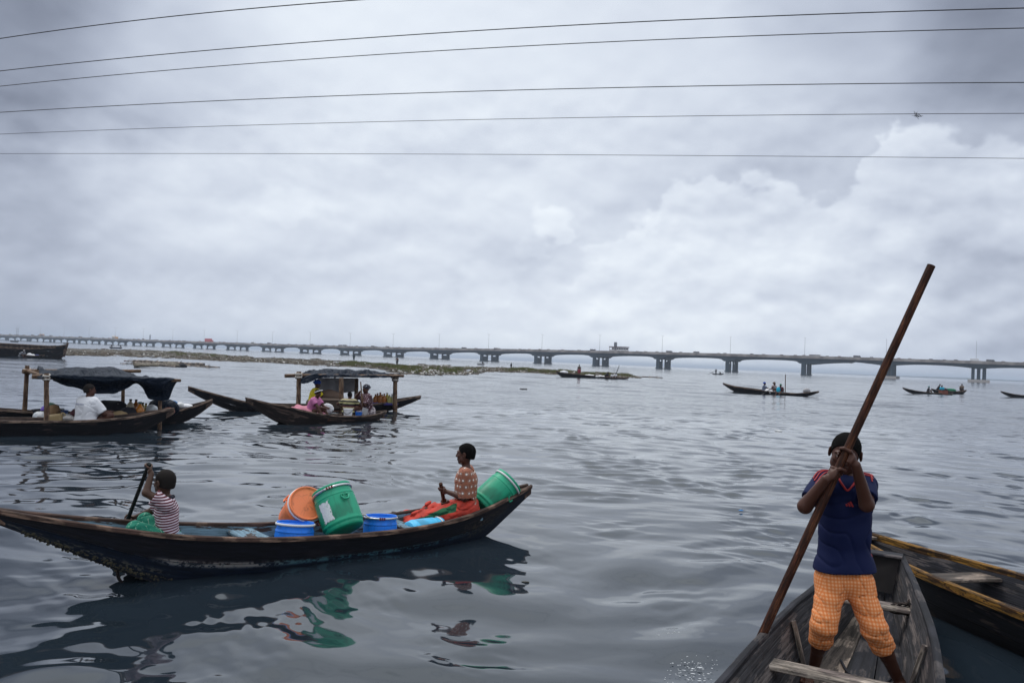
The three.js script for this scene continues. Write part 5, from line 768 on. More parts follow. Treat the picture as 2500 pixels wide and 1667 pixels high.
// pails, tubs and bottles
function pail(label, base, r, H, mat, o = {}) { const t = thing(o.name ?? 'bucket', label, o.cat ?? 'bucket', base, o.yaw ?? 0), f = o.flare ?? .82; part('shell', new THREE.LatheGeometry([[.001, 0], [f, 0], [f + .02, .02], [1, .94], [1.06, .95], [1.06, 1], [.97, 1], [f - .04, .04], [.001, .04]].map(([x, y]) => new THREE.Vector2(x * r, y * H)), 28), mat, t); if (o.handle) part('handle', tube([[-r, H * .93, 0], [-r * .8, H * .7, r * .75], [0, H * .5, r * 1.1], [r * .8, H * .72, r * .75], [r, H * .93, 0]], .006, 5), M.dark, t); return t; }
{
  const P = (px, py, d, y) => { const p = at(px, py, d); if (y !== undefined) p[1] = y; return p; };
  pail('white plastic bucket in front of the boy in stripes', P(849, 1013, 21.05, .07), .12, .27, M.white, { handle: true }); pail('bright blue bucket beside the woman in purple', P(875, 1014, 21.5, .07), .092, .17, std([.01, .12, .5], .45));
  pail('shallow metal basin beside the girl in pink', P(787, 990, 21.2, .13), .28, .14, std([.42, .43, .45], .35), { name: 'basin', cat: 'basin', flare: .7 }); pail('wide dark tub between the pink girl and the boy', P(800, 984, 23.0, .2), .42, .26, M.brownCloth, { name: 'tub', cat: 'tub', flare: .75 });
  const bag = (label, p, r, m, name = 'sack', seed = 1) => { const t = thing(name, label, name, p), F = new Field(); F.ell([0, r[1] * .8, 0], r, .02); F.warp = (x, y, z) => r[1] * .35 * (fbm(x / r[0] * 1.6 + 7, y / r[1] * 1.6 + z / r[2] * 1.3, 3, seed) - .5); F.cut([0, 0, 0], [0, -1, 0]); part('cloth', F.mesh(max(.012, r[0] / 9)), m, t); return t; };
  M.clear = std([.50, .52, .54], .35); M.tan = std([.35, .25, .12], .5); M.violet = std([.12, .06, .4], .5);
  pail('dark basin at the left end of the left awning', P(112, 1008, 16.6, .17), .26, .2, M.dark, { name: 'basin', cat: 'basin', flare: .7 });
  bag('violet cloth bundle in the dark basin', P(110, 1003, 16.5, .3), [.1, .09, .09], M.violet, 'bundle', 3); bag('clear plastic bag bundle beside the left awning stake', P(96, 1016, 16.1, .16), [.14, .12, .12], M.clear, 'bag', 4); bag('brown bag behind the left awning stake', P(128, 1006, 16.4, .2), [.14, .17, .12], std([.2, .12, .06], .7), 'bag', 5); bag('grey plastic bag next to the maroon figure', P(160, 1014, 16.1, .14), [.15, .11, .13], std([.3, .3, .3], .6), 'bag', 6);
  { const t = thing('jerrycan', 'tan jerrycan lying in front of the maroon figure', 'jerrycan', P(133, 1022, 15.85, .16), .2), g = new RoundedBoxGeometry(.3, .19, .18, 4, .05); g.rotateZ(.15); g.translate(0, .1, 0); part('shell', g, M.tan, t); const h = new THREE.TorusGeometry(.05, .014, 6, 14, PI); h.rotateZ(-1.2); h.translate(.13, .17, 0); part('handle', h, M.tan, t); }
  pail('pale blue tub among the goods at the left awning', P(150, 1003, 16.7, .22), .12, .14, std([.06, .12, .32], .5), { name: 'tub', cat: 'tub' }); pail('pale grey tub among the goods at the left awning', P(141, 1002, 16.8, .22), .11, .17, std([.35, .36, .36], .5), { name: 'tub', cat: 'tub' });
  bag('tan sack to the right of the blue jeans', P(291, 1022, 16.7, .16), [.19, .13, .16], std([.28, .2, .11], .8), 'sack', 7); bag('red cloth at the foot of the tan sack', P(279, 1021, 16.6, .15), [.1, .08, .1], M.redCloth, 'bundle', 8); bag('black sack behind the tan sack', P(310, 1017, 17, .18), [.2, .16, .17], M.dark, 'sack', 9); bag('dark tarpaulin heap beside the right stake of the left awning', P(398, 1003, 18.2, .2), [.36, .22, .2], M.tarp, 'bundle', 10); bag('white scraps heaped near the stern of the far left canoe', P(447, 993, 18.9, .33), [.22, .07, .14], M.white, 'bundle', 11); bag('blue plastic scrap near the stern of the far left canoe', P(422, 989, 18.7, .42), [.09, .06, .08], std([.02, .15, .4], .5), 'bundle', 12); bag('clear bag beside the bottles under the left awning', P(368, 1007, 17.6, .25), [.15, .13, .13], M.clear, 'bag', 13); bag('dark heap of goods behind the blue jeans', P(268, 1008, 17.5, .2), [.38, .2, .2], M.dark, 'bundle', 14); bag('red brown bundle at the right stake of the left awning', P(410, 1004, 17.9, .26), [.14, .09, .1], std([.2, .09, .07], .8), 'bundle', 15); bag('grey pot shaped bundle left of the inner stake', P(284, 1008, 17.6, .24), [.13, .13, .12], std([.1, .1, .11], .6), 'bundle', 16);
  bag('white folded paper standing in the metal basin', P(799, 986, 21.0, .22), [.17, .13, .05], M.white, 'bundle', 17); bag('brown net of goods in the middle of the awning', P(805, 974, 24.2, .3), [.42, .2, .2], std([.12, .08, .06], .8), 'bundle', 18); bag('purple cloth under the row of bottles', P(934, 988, 25.6, .18), [.6, .06, .14], std([.06, .05, .2], .8), 'bundle', 19);
  [['small red lid on the goods by the left inner stake', 300, 1013, 17.2, [.09, .04, .08], [.3, .03, .03]], ['pale plastic bag at the front stake of the left awning', 104, 1021, 15.9, [.12, .09, .1], [.5, .5, .5]], ['green bundle behind the brown bag of the left awning', 121, 998, 16.9, [.12, .1, .1], [.03, .12, .07]], ['folded pale cloth left of the man in white', 166, 1021, 15.9, [.12, .06, .1], [.45, .42, .4]], ['dark pot behind the amber jug', 334, 1000, 18, [.13, .13, .12], [.03, .03, .035]], ['blue lidded tin right of the yellowish bottle', 361, 1003, 17.9, [.07, .09, .07], [.02, .08, .3]], ['white bag at the end of the far left canoe cargo', 435, 990, 18.8, [.14, .08, .12], [.6, .6, .6]]].forEach(([l, x, y, d, r, c], i) => bag(l, P(x, y + 3, d, Math.max(.12, at(x, y + 6, d)[1])), r, std(c, .6), 'bundle', 20 + i));
  const bottle = (label, p, H, c, capC, group) => { const t = thing('bottle', label, 'bottle', p, 0, group), r = H * .24; part('body', new THREE.LatheGeometry([[.001, 0], [.9, 0], [1, .04], [1, .5], [.95, .6], [.6, .74], [.3, .82], [.28, .9], [.001, .9]].map(([x, y]) => new THREE.Vector2(x * r, y * H)), 18), new THREE.MeshPhysicalMaterial({ color: lin(c), roughness: .2 }), t); part('cap', (() => { const g = new THREE.CylinderGeometry(r * .34, r * .34, H * .1, 12); g.translate(0, H * .94, 0); return g; })(), std(capC, .5), t); return t; };
  const AM = [.26, .085, .012], YE = [.36, .28, .04], PA = [.42, .36, .26], CL = [.40, .42, .42];
  bottle('cream bottle, tallest and leftmost at the left awning', P(316.5, 1003, 17.4, .25), .36, PA, [.02, .02, .02]); bottle('brown bottle with black pump between the cream and amber bottles', P(330, 1004, 17.5, .24), .36, AM, [.02, .02, .02]); bottle('big amber jug in front of the bottles at the left awning', P(339.5, 1012, 17.1, .18), .4, [.42, .15, .015], [.02, .1, .1]); bottle('olive bottle right of the big amber jug', P(347, 1004, 17.5, .24), .3, [.2, .15, .03], [.02, .02, .04]); bottle('yellowish bottle at the right end of the left awning row', P(354.5, 1004, 17.6, .22), .3, YE, [.05, .02, .02]); bottle('thin clear bottle left of the inner stake', P(286, 1003, 17.4, .3), .2, CL, [.3, .3, .3]); bottle('squat brown bottle between the cream bottle and the stake', P(324, 1008, 17.3, .2), .24, [.15, .05, .02], [.1, .05, .02]);
  [[915.5, AM, 'amber bottle, leftmost in the row of the middle awning'], [920.5, [.3, .1, .02], 'amber bottle, second in the row of the middle awning'], [927, AM, 'short amber bottle, third in the row of the middle awning'], [932, [.34, .11, .02], 'tall amber bottle, fourth in the row of the middle awning'], [937, [.3, .1, .015], 'amber bottle, fifth and last amber one of the middle row'], [944, YE, 'yellow bottle, left of the pale bottles in the middle row'], [950, [.34, .31, .09], 'pale yellow bottle in the middle row beside the clear ones'], [956.5, CL, 'clear bottle just left of the right stake'], [962, [.42, .38, .2], 'cream bottle hidden partly by the right stake']].forEach(([px, c, l], i) => bottle(l, P(px, 985, 25.6 + .1 * (i % 2), .19), .34 + .06 * ((i * 7) % 3) / 2, c, i > 4 ? [.5, .5, .5] : [.2, .06, .03], 'row of bottles under the middle awning'));
}
// ---------------------------------------------------------------- people and goods far out on the lagoon
const small = (label, p, yaw, S, po, o) => figure(label, p, yaw, S, pose(S, po), { cell: .04, hair: o.scarf ? undefined : M.hair, ...o });
const H_ = HULLS;
{
  const F = H_.fishers; let p = F.pos(2.05, 0, .12); small('shirtless figure in red shorts standing in the canoe at the bank', p, PI + .3, 1.5, { handL: [.22, .7, .0], handR: [-.22, .7, 0] }, { trousers: { name: 'shorts', m: M.redCloth, loose: .02, len: .8 }, skin: M.skinWarm });
  small('dark clothed person crouching in the canoe at the bank', F.pos(5.4, .05, 0), .9, 1.5, { seat: .15, lean: .6, nod: .3 }, { shirt: { m: M.dark, loose: .02, sleeve: .9, hem: -.2 }, trousers: { m: M.dark } }); small('child in white seated between the crouching person and the pole', F.pos(6.15, .1, 0), .5, 1.2, { seat: .12, lean: .2 }, { shirt: { m: M.white, loose: .02, hem: -.2 } }); small('child in white seated nearest the pole of the bank canoe', F.pos(6.5, -.15, 0), .2, 1.25, { seat: .16, lean: .2 }, { shirt: { m: M.white, loose: .02, hem: -.2 } });
  const t = thing('pole', 'thin pole standing in the stern of the bank canoe', 'pole'); part('shaft', rod(at(1504, 914, 95.8), at(1512.3, 892, 95.8), .05, .035, 6), M.tar, t);
  const sack = (label, p, r, m = M.white) => { const t = thing('sack', label, 'sack', p), G = new Field(); G.ell([0, r[1] * .7, 0], r, .02); G.warp = (x, y, z) => .1 * (fbm(x * 4, y * 4 + z * 3, 2, 5) - .5); part('cloth', G.mesh(.05), m, t); };
  sack('white sack in the bow of the bank canoe', F.pos(.15, 0, .42), [.5, .22, .3]); sack('white sheet heaped amidships in the bank canoe', F.pos(3.35, 0, .2), [.6, .16, .3]); sack('white sheet heaped beside the crouching person', F.pos(4.75, .2, .12), [.65, .18, .3]);
  const T = H_.three; small('person in blue headscarf with a paddle in the slender canoe', T.pos(2.3, 0, 0), 1.25, 1.6, { seat: .06, lean: .1, handL: [.1, .35, .5], handR: [-.15, .28, .55] }, { scarf: M.blueCloth, shirt: { m: cloth([.12, .14, .2]), loose: .015, hem: -.15 }, trousers: { m: M.dark } });
  small('person in brown headscarf and pale wrap in the middle of the slender canoe', T.pos(3.15, 0, 0), .6, 1.65, { seat: .08, lean: .1, yaw: .4, handL: [-.05, .5, .25], handR: [-.1, .35, .4] }, { scarf: M.brownCloth, shirt: { name: 'wrap', m: cloth([.3, .24, .24]), loose: .015, sleeve: .2, hem: .3 }, trousers: { m: M.floral } });
  small('person in green headscarf beside the upright pole', T.pos(3.82, 0, 0), -.9, 1.5, { seat: .04, lean: .2, nod: .2 }, { scarf: M.greenCloth, shirt: { m: M.maroon, loose: .015, hem: -.1 }, trousers: { m: M.cyanCloth } });
  const u = thing('pole', 'upright pole in the slender canoe in mid lagoon', 'pole'), q = at(1918, 957, 60.8); part('shaft', rod([q[0], -.2, q[2]], at(1918.5, 914, 60.8), .035, .03, 6), M.rimTar, u);
  const w = thing('paddle', 'paddle slanting into the water from the slender canoe', 'paddle'); part('shaft', rod(at(1884, 948, 61.2), at(1866, 960, 60.9), .025, .025, 6), M.tar, w); part('blade', board(at(1866, 960, 60.9), at(1859, 965, 60.8), .16, .04), M.tar, w);
  sack('white sack between the blue and brown headscarves', T.pos(2.75, .1, .1), [.3, .18, .2]); sack('small white sack at the side of the brown headscarf', T.pos(3.12, .25, .06), [.2, .16, .15]); { const t = thing('crate', 'dark crate between the two women in the slender canoe', 'crate', T.pos(3.5, 0, .0), T.yaw); const g = new RoundedBoxGeometry(.5, .5, .45, 2, .03); g.translate(0, .25, 0); part('box', g, M.tarBrown, t); const l = new RoundedBoxGeometry(.52, .04, .47, 2, .01); l.translate(0, .52, 0); part('lid', l, M.sheet, t); } sack('pale bundle in the stern of the slender canoe', T.pos(5.9, 0, .3), [.3, .2, .18], M.sheet); sack('cyan bag in front of the green headscarf', T.pos(3.72, .25, .12), [.18, .3, .16], M.cyanCloth);
  const R = H_.right_pair; small('dark clothed person with teal hat seated in the right hand canoe', R.pos(1.7, -.1, 0), 1.2, 1.35, { seat: .16, lean: .25, handL: [.1, .4, .45], handR: [-.1, .3, .45] }, { scarf: M.teal, shirt: { m: M.dark, hem: -.2 }, trousers: { m: M.dark } }); small('person in cyan seated behind the box of the right hand canoe', R.pos(3.6, -.1, 0), -1, 1.5, { seat: .25, lean: .2 }, { shirt: { m: M.cyanCloth, hem: -.2 }, trousers: { m: M.dark } });
  { const t = thing('crate', 'rust red box in the right hand canoe', 'crate', R.pos(3.45, .25, .05), R.yaw); const g = new RoundedBoxGeometry(.8, .42, .4, 2, .03); g.translate(0, .21, 0); part('box', g, cloth([.2, .07, .05]), t); const l = new RoundedBoxGeometry(.84, .04, .44, 2, .01); l.translate(0, .44, 0); part('lid', l, M.tarBrown, t); }
  const Q = H_.loaded; small('person leaning back at the stern of the loaded canoe', Q.pos(2.9, 0, .1), -.6, 1.5, { seat: .32, lean: -.15, handR: [-.2, .6, .35] }, { shirt: { m: M.brownCloth, hem: -.2 }, trousers: { m: M.dark } }); small('hunched person at the bow of the loaded canoe', Q.pos(-.7, 0, .1), 1.1, 1.4, { seat: .3, lean: .5 }, { shirt: { m: M.dark, hem: -.2 }, trousers: { m: M.dark } }); sack('green bundle piled in the loaded canoe', Q.pos(1.1, 0, .2), [.75, .26, .36], M.greenCloth); sack('dark bundle beside the green pile in the loaded canoe', Q.pos(.0, 0, .2), [.6, .3, .35], M.dark);
  const G = H_.tiny_poler; small('person standing with a long pole in the tiny canoe by the pier', G.pos(.9, 0, .05), -.6, 1.7, { lean: .15, handL: [.1, 1.2, .4], handR: [-.2, 1.1, .4] }, { cell: .07, shirt: { m: M.dark, hem: -.2 }, trousers: { m: M.dark, len: 1.8 } }); small('person seated in the tiny canoe by the pier', G.pos(2.2, 0, .05), .6, 1.6, { seat: .1 }, { cell: .07, shirt: { m: M.dark, hem: -.2 } });
  { const t = thing('pole', 'slanting pole of the tiny canoe by the pier', 'pole'); part('shaft', rod(at(1730, 913, 239), at(1751.5, 903.5, 239.5), .05, .05, 5), M.tar, t); }
  small('person seated in the tiny pale canoe', H_.tiny_white.pos(1.7, 0, .1), 1, 1.5, { seat: .3 }, { cell: .07, shirt: { m: M.dark, hem: -.2 } }); small('person at the left end of the tiny dark canoe', H_.tiny_left.pos(.8, 0, .1), 1, 1.6, { seat: .5 }, { cell: .08, shirt: { m: M.dark, hem: -.2 } }); small('person at the right end of the tiny dark canoe', H_.tiny_left.pos(4.6, 0, .1), 1, 1.6, { seat: .5 }, { cell: .08, shirt: { m: M.dark, hem: -.2 } });
  const onBank = (px, py, d) => { const q = at(px, py, d); q[1] = .15; return q; };
  small('person in dark clothes standing on the bank left of the middle awning', onBank(863, 884, 172), .2, 1.6, {}, { cell: .06, shirt: { m: cloth([.03, .05, .06]), loose: .02, sleeve: .9, hem: -.3 }, trousers: { m: cloth([.03, .05, .06]), len: 1.7 } }); small('shirtless person standing on the bank above the middle awning', onBank(968.5, 893, 122), .5, 1.45, { handR: [-.2, 1.0, .15] }, { cell: .05, trousers: { name: 'shorts', m: M.dark, len: .9 } }); small('small figure standing on the bank left of the bank canoe', onBank(1247.5, 905, 140), -.5, 1.2, {}, { cell: .06, shirt: { m: M.dark, hem: -.2 } });
  const S = H_.skiff; sack('white sack in the skiff, left of the two', S.pos(.75, .05, .16), [.32, .2, .2]); sack('white sack in the skiff, right of the two', S.pos(1.1, .1, .14), [.22, .16, .16]); sack('dark blue bundle in the skiff', S.pos(1.45, 0, .14), [.25, .15, .16], cloth([.05, .06, .15])); small('figure in grey hunched in the skiff against the black barge', S.pos(.02, .2, .0), 1.3, 1.5, { seat: .1, lean: .7, nod: .4 }, { scarf: M.sheet, shirt: { m: cloth([.16, .17, .19]), loose: .03, sleeve: .95, hem: -.3 }, trousers: { m: M.dark } });
}
// ---------------------------------------------------------------- floating timber before the bank, scraps and foam near us
{
  const Lg = (label, a, b, r, name = 'log') => { const t = thing(name, label, name), A = onY(...a, r * .3), B = onY(...b, r * .3); part('trunk', rod(A, B, r, r * .7, 7, .4, a[0]), M.oldWood, t); for (let i = 0; i < 2; i++) { const p = lerp3(A, B, .3 + .35 * i); part('branch', rod(p, add(p, [.3, .25, .2 * (i ? 1 : -1)]), r * .35, r * .15, 5), M.oldWood, t); } };
  Lg('thin log, leftmost of the floating timber before the bank', [293, 888], [330, 888.5], .09); Lg('long log forming the back of the floating timber', [324, 882.5], [498, 890], .2); Lg('pale log forming the front of the floating timber', [329, 889.5], [430, 896], .22); Lg('dark log, rightmost of the floating timber before the bank', [449, 892.3], [536, 897], .12); Lg('short stick at the far left of the floating timber', [303, 881], [325, 882.5], .08); Lg('lone dark log floating right of the bank canoe', [1568, 920.5], [1618, 922.5], .16); Lg('lone log floating behind the upper left of the bank', [545, 870], [580, 871], .15); Lg('log lying along the far edge of the bank', [700, 876.5], [745, 878], .2);
  const R = rng(3), ic = (r) => new THREE.IcosahedronGeometry(r, 1), lumps = []; for (let i = 0; i < 120; i++) { const p = onY(mix(330, 430, R()), 886 + 7 * R(), .1), g = new THREE.IcosahedronGeometry(.1 + .25 * R(), 0); g.scale(1.4, .5, 1); g.translate(...p); lumps.push(g); }
  const m = shade(new THREE.Mesh(mergeGeometries(lumps), M.bank)); m.name = 'flotsam'; soft(tag(m, 'tangle of reeds and rubbish between the floating logs', 'flotsam')); scene.add(m);
  { const t = thing('drum_can', 'dark round lump among the floating timber', 'flotsam', onY(443.5, 895.5)); const g = new THREE.SphereGeometry(.42, 14, 8); g.scale(1, .75, 1); part('lump', g, M.tar, t); }
  const scrap = (label, px, py, s, c) => { const t = thing('plastic_scrap', label, 'litter', onY(px, py, .008)), F = new Field(); F.ell([0, 0, 0], [s, s * .22, s * .5], .01); F.warp = (x, y, z) => s * .3 * (fbm(x / s * 2, z / s * 2, 2, px) - .5); part('film', F.mesh(s / 8), std(c, .5), t); };
  scrap('blue plastic scrap floating left of the boy with the pole', 1809, 1246, .035, [.02, .2, .5]); scrap('white plastic scrap floating up the water left of the pole', 1902, 1052, .12, [.7, .7, .7]); scrap('dark leaf floating behind the stern drum', 1283, 1420, .035, [.03, .03, .025]); scrap('dark leaf floating in mid water below the bank canoe', 1278, 949.5, .22, [.04, .04, .04]);
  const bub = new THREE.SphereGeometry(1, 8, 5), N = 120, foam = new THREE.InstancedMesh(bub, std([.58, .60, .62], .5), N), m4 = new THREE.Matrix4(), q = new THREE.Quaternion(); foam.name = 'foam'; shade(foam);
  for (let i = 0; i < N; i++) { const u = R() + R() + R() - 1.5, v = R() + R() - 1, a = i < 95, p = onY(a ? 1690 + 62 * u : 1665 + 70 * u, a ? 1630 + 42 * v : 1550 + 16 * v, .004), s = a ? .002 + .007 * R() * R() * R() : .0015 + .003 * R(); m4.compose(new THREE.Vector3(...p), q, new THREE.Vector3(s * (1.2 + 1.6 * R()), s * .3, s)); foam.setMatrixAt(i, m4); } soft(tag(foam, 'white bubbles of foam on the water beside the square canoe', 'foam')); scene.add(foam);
  const c = thing('hose', 'black loop of hose on the floor behind the standing boy', 'hose'), P = HULLS.poler; part('loop', tube([[1.35, -.12], [1.2, -.06], [1.1, .04], [1.15, .13], [1.35, .17], [1.6, .12], [1.75, .05]].map(([s, o]) => P.pos(s, o, .05 + .02 * sin(s * 5))), .008, 6), M.dark, c);
}
// ---------------------------------------------------------------- overhead wires
{
  const wires = [['topmost wire, crossing only the upper left corner', [-60, 103], [900, -2], 10, [440, 47]], ['second wire from the top', [-40, 177.5], [2540, 18.5], 10, [1250, 92]], ['third wire from the top', [-40, 214.5], [2540, 67.5], 10, [1250, 135.5]], ['fourth wire from the top', [-40, 276.5], [2540, 201], 10, [1250, 233]], ['fifth wire from the top, with a dark tangle caught on it', [-40, 329], [2540, 276.5], 10, [1250, 301]], ['lowest wire across the sky', [-40, 375], [2540, 387], 10, [1250, 381.5]]];
  M.wire = std([.02, .02, .022], .6);
  for (const [l, a, b, h, m] of wires) {
    const A = onY(...a, h), B = onY(...b, h), C = at(...m, mix(-A[2], -B[2], .5)), t = thing('power_line', l + ' above the lagoon', 'wire', [0, 0, 0], 0, 'power lines across the sky'), pts = []; const ext = 1.0;
    for (let i = -8; i <= 26; i++) { const k = i / 10, p = lerp3(A, B, k), sag = 4 * k * (1 - k); p[1] += (C[1] - h) * sag; pts.push(p); } const c = new THREE.CatmullRomCurve3(pts.map(p => new THREE.Vector3(...p))); part('cable', new THREE.TubeGeometry(c, 220, .0085 + .0012 * (l.length % 5), 6), M.wire, t);
  }
  const o = at(2241, 281, 27), t = thing('tangle', 'dark tangle of twigs caught on the fifth wire', 'tangle', o), R = rng(8); const g = []; for (let i = 0; i < 22; i++) { const a = [(R() - .5) * .16, (R() - .5) * .1, (R() - .5) * .1]; g.push(rod(a, add(a, [(R() - .5) * .3, (R() - .5) * .2, (R() - .5) * .2]), .009, .005, 4)); } part('twigs', mergeGeometries(g), M.wire, t);
}
// ---------------------------------------------------------------- lamps and traffic on the bridge
{
  const lamp = thing('street_lamp', 'tall grey lamp post on the bridge, rightmost in the picture', 'street lamp', BR.pos(.03, 0, BR.deck(0) - .3), BR.yaw, 'lamp posts along the bridge'); M.lampGrey = std([.2, .21, .22], .6);
  part('mast', rod([0, -.6, 0], [0, 12.4, 0], .12, .07, 6), M.lampGrey, lamp); for (const s of [-1, 1]) { part('arm', rod([0, 12.3, 0], [0, 12.7, 1.6 * s], .06, .05, 5), M.lampGrey, lamp); const g = new RoundedBoxGeometry(.3, .16, .8, 2, .05); g.translate(0, 12.7, 1.9 * s); part('lamp_head', g, M.lampGrey, lamp); }
  const where = ['behind the top of the leaning pole', 'above the solid pier', 'above the third solid span', 'left of the building with the tower', 'right of the building with the tower'];
  for (let t = 1; t <= 24; t++) { const c = copyOf(lamp, 'grey lamp post on the bridge over the ' + ['first', 'second', 'third', 'fourth', 'fifth', 'sixth', 'seventh', 'eighth', 'ninth', 'tenth', 'eleventh', 'twelfth', 'thirteenth', 'fourteenth', 'fifteenth', 'sixteenth', 'seventeenth', 'eighteenth', 'nineteenth', 'twentieth', 'twenty first', 'twenty second', 'twenty third', 'twenty fourth'][t - 1] + ' pier left of the rightmost'); c.position.set(...BR.pos(t + .03, 0, BR.deck(t) - .3)); }
  const mkCar = (name, label, cat, colour, kind) => {
    const t = thing(name, label, cat); const paint = new THREE.MeshPhysicalMaterial({ color: lin(colour), roughness: .35, clearcoat: .6 });
    const ext = (pts, w, m, nm) => { const s = new THREE.Shape(pts.map(p => new THREE.Vector2(...p))), g = new THREE.ExtrudeGeometry(s, { depth: w, bevelEnabled: true, bevelSize: .05, bevelThickness: .05, bevelSegments: 1 }); g.translate(0, 0, -w / 2); return part(nm, g, m, t); };
    if (kind === 'car') { ext([[-2.1, .3], [2.1, .3], [2.1, .75], [1.9, .9], [1, .95], [.5, 1.4], [-1, 1.42], [-1.6, .98], [-2.1, .92]], 1.6, paint, 'body'); ext([[.95, .97], [.5, 1.36], [-.95, 1.37], [-1.45, 1.0]], 1.66, M.dark, 'window'); }
    else if (kind === 'van') { ext([[-2.4, .35], [2.5, .35], [2.5, 1.0], [2.1, 1.2], [1.6, 2.05], [-2.3, 2.1], [-2.4, 1.9]], 1.7, paint, 'body'); ext([[2.0, 1.2], [1.6, 1.8], [-2.0, 1.8], [-2.0, 1.25]], 1.76, M.dark, 'window'); }
    const w = new THREE.CylinderGeometry(.33, .33, .22, 10); w.rotateX(PI / 2); for (const x of [-1.35, 1.35]) for (const z of [-.75, .75]) { const g = w.clone(); g.translate(x, .33, z); part('wheel', g, M.dark, t); } return t;
  };
  const kinds = [['car', 'dark grey car', [.05, .05, .055]], ['car', 'silver car', [.32, .33, .35]], ['car', 'dull red car', [.22, .04, .035]], ['car', 'brown car', [.12, .08, .06]], ['car', 'dark blue car', [.03, .04, .09]], ['van', 'white van', [.62, .62, .63]], ['van', 'grey van', [.2, .2, .21]]], R = rng(12), proto = {};
  const put = (o, t, off) => { o.position.set(...BR.pos(t, off, BR.deck(t) - .995)); o.rotation.y = BR.yaw + PI; };
  for (let t = -1.1; t < 24;) {
    t += .07 + .42 * R() * R() + .05; const k = R() < .1 ? 5 : R() < .1 ? 6 : floor(R() * 5), [kind, what, col] = kinds[k], off = -11.6 + 3.4 * floor(R() * 3), label = what + ' in the traffic on the bridge deck', group = what + 's in the traffic on the bridge';
    let o; if (!proto[k]) { o = proto[k] = mkCar('road_' + kind, label, kind, col, kind); o.userData.group = group; } else o = copyOf(proto[k], label, group); put(o, t, off);
  }
  { const tt = BR.tOf(525), t = thing('truck', 'red box truck on the left part of the bridge', 'truck'); put(t, tt, -9); t.rotation.y = BR.yaw; const g = new RoundedBoxGeometry(8.4, 3.3, 2.5, 2, .08); g.translate(0, 2.6, 0); part('cargo_box', g, std([.50, .045, .05], .5), t); const c = new RoundedBoxGeometry(2, 2.3, 2.4, 2, .25); c.translate(-5.4, 1.7, 0); part('cab', c, std([.4, .05, .05], .5), t); const w = new THREE.CylinderGeometry(.5, .5, .4, 12); w.rotateX(PI / 2); for (const x of [-5.2, -2.4, 2.4, 3.6]) for (const z of [-1.05, 1.05]) { const q = w.clone(); q.translate(x, .5, z); part('wheel', q, M.dark, t); } }
  { const t = thing('truck', 'yellow and white mixer truck on the left part of the bridge', 'truck'); put(t, BR.tOf(297), -9); t.rotation.y = BR.yaw; const d = new THREE.SphereGeometry(1.6, 14, 10); d.scale(1.7, 1, 1); d.rotateZ(.18); d.translate(2.2, 2.6, 0); part('mixer_drum', d, std([.5, .48, .44], .6), t); const c = new RoundedBoxGeometry(2.6, 2.4, 2.4, 2, .25); c.translate(-3.4, 1.8, 0); part('cab', c, std([.55, .28, .05], .5), t); const f = new RoundedBoxGeometry(9, .5, 2.2, 2, .08); f.translate(0, .9, 0); part('chassis', f, M.dark, t); part('chute', rod([.3, 1.6, 0], [-.9, 4.6, 0], .3, .2, 6), std([.5, .2, .05], .5), t); }
  { const t = thing('road_van', 'orange yellow van at the far left of the bridge', 'van'); put(t, BR.tOf(121), -10); t.rotation.y = BR.yaw; const g = new RoundedBoxGeometry(7, 2.6, 2.2, 2, .2); g.translate(0, 1.8, 0); part('body', g, std([.55, .25, .05], .5), t); const w = new RoundedBoxGeometry(6, .7, 2.26, 2, .05); w.translate(0, 2.3, 0); part('window', w, M.dark, t); }
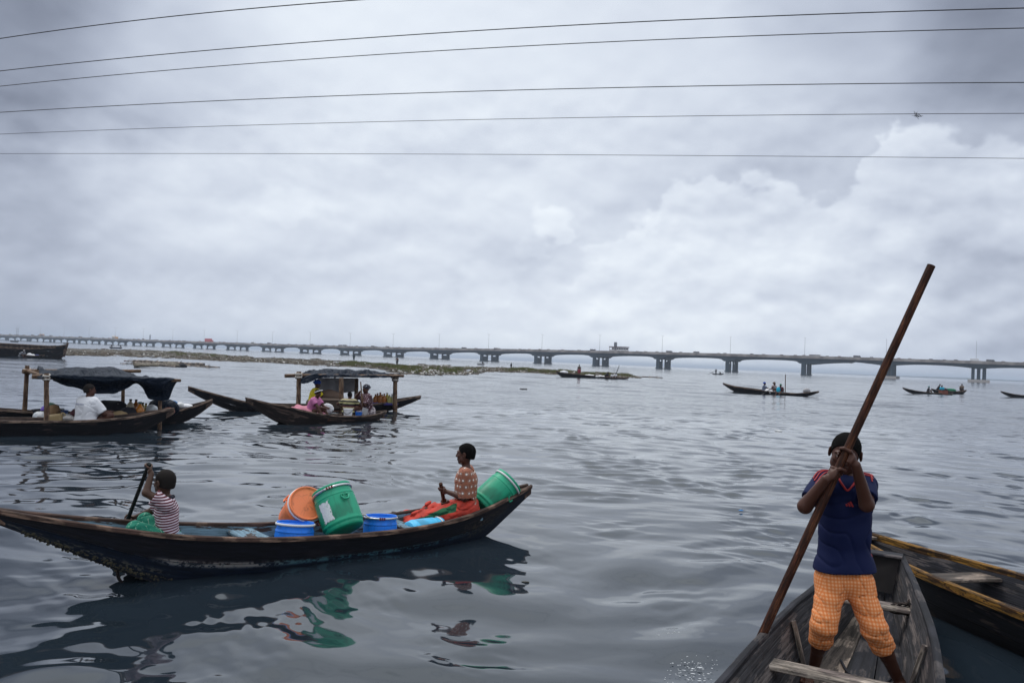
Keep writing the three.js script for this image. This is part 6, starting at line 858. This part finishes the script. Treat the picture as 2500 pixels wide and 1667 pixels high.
  { const t = thing('road_van', 'long white minibus beside the lamp post of the solid pier', 'van'); put(t, BR.tOf(1997), -12.4); t.rotation.y = BR.yaw; const g = new RoundedBoxGeometry(7.6, 1.9, 2.1, 2, .25); g.translate(0, 1.15, 0); part('body', g, std([.7, .7, .72], .4), t); const w = new RoundedBoxGeometry(6.6, .5, 2.16, 2, .05); w.translate(0, 1.5, 0); part('window', w, M.dark, t); }
  { const t = thing('road_van', 'white box van beside the rightmost lamp post of the bridge', 'van'); put(t, BR.tOf(2379), -12.4); t.rotation.y = BR.yaw; const g = new RoundedBoxGeometry(4.6, 2.1, 2.1, 2, .15); g.translate(0, 1.4, 0); part('body', g, std([.7, .7, .72], .4), t); const w = new RoundedBoxGeometry(1.4, .9, 2.0, 2, .15); w.translate(-2.8, .95, 0); part('cab', w, std([.65, .65, .67], .4), t); }
  { const t = thing('billboard', 'grey upright signboard standing on the left part of the bridge', 'billboard', BR.pos(BR.tOf(336), 15, BR.deck(16) - 1.2), BR.yaw - .9); const g = new RoundedBoxGeometry(3.0, 5.2, .4, 2, .06); g.translate(0, 4.6, 0); part('panel', g, std([.10, .12, .15], .6), t); for (const x of [-.8, .8]) part('leg', rod([x, 0, 0], [x, 2.1, 0], .14, .14, 6), M.lampGrey, t); }
  { const tt = BR.tOf(1500), t = thing('gantry', 'pale shed with dark roof and grey tower beside the bridge deck', 'building', BR.pos(tt, 9, BR.deck(tt) - .99), BR.yaw); M.shed = std([.42, .40, .40], .8); M.roofBrown = std([.12, .075, .08], .8);
    const g = new RoundedBoxGeometry(14.2, .7, 7, 1, .1); g.translate(0, 4.6, 0); part('roof', g, M.roofBrown, t); for (let i = 0; i < 8; i++) { const p = new THREE.BoxGeometry(.35, 3.6, .35); p.translate(-6.6 + i * 1.886, 2.45, -3.1); part('column', p, M.shed, t); } const w = new THREE.BoxGeometry(13.6, 1.7, 6); w.translate(0, 1.5, 0); part('wall', w, M.shed, t); const up = new THREE.BoxGeometry(13.2, 1.4, 1.2); up.translate(0, 3.4, 2.2); part('back_wall', up, M.roofBrown, t); const tw = new RoundedBoxGeometry(1.7, 8.2, 2.2, 1, .08); tw.translate(2.6, 4.2, -1.2); part('tower', tw, std([.12, .125, .14], .8), t); }
}
renderer.render(scene, camera);
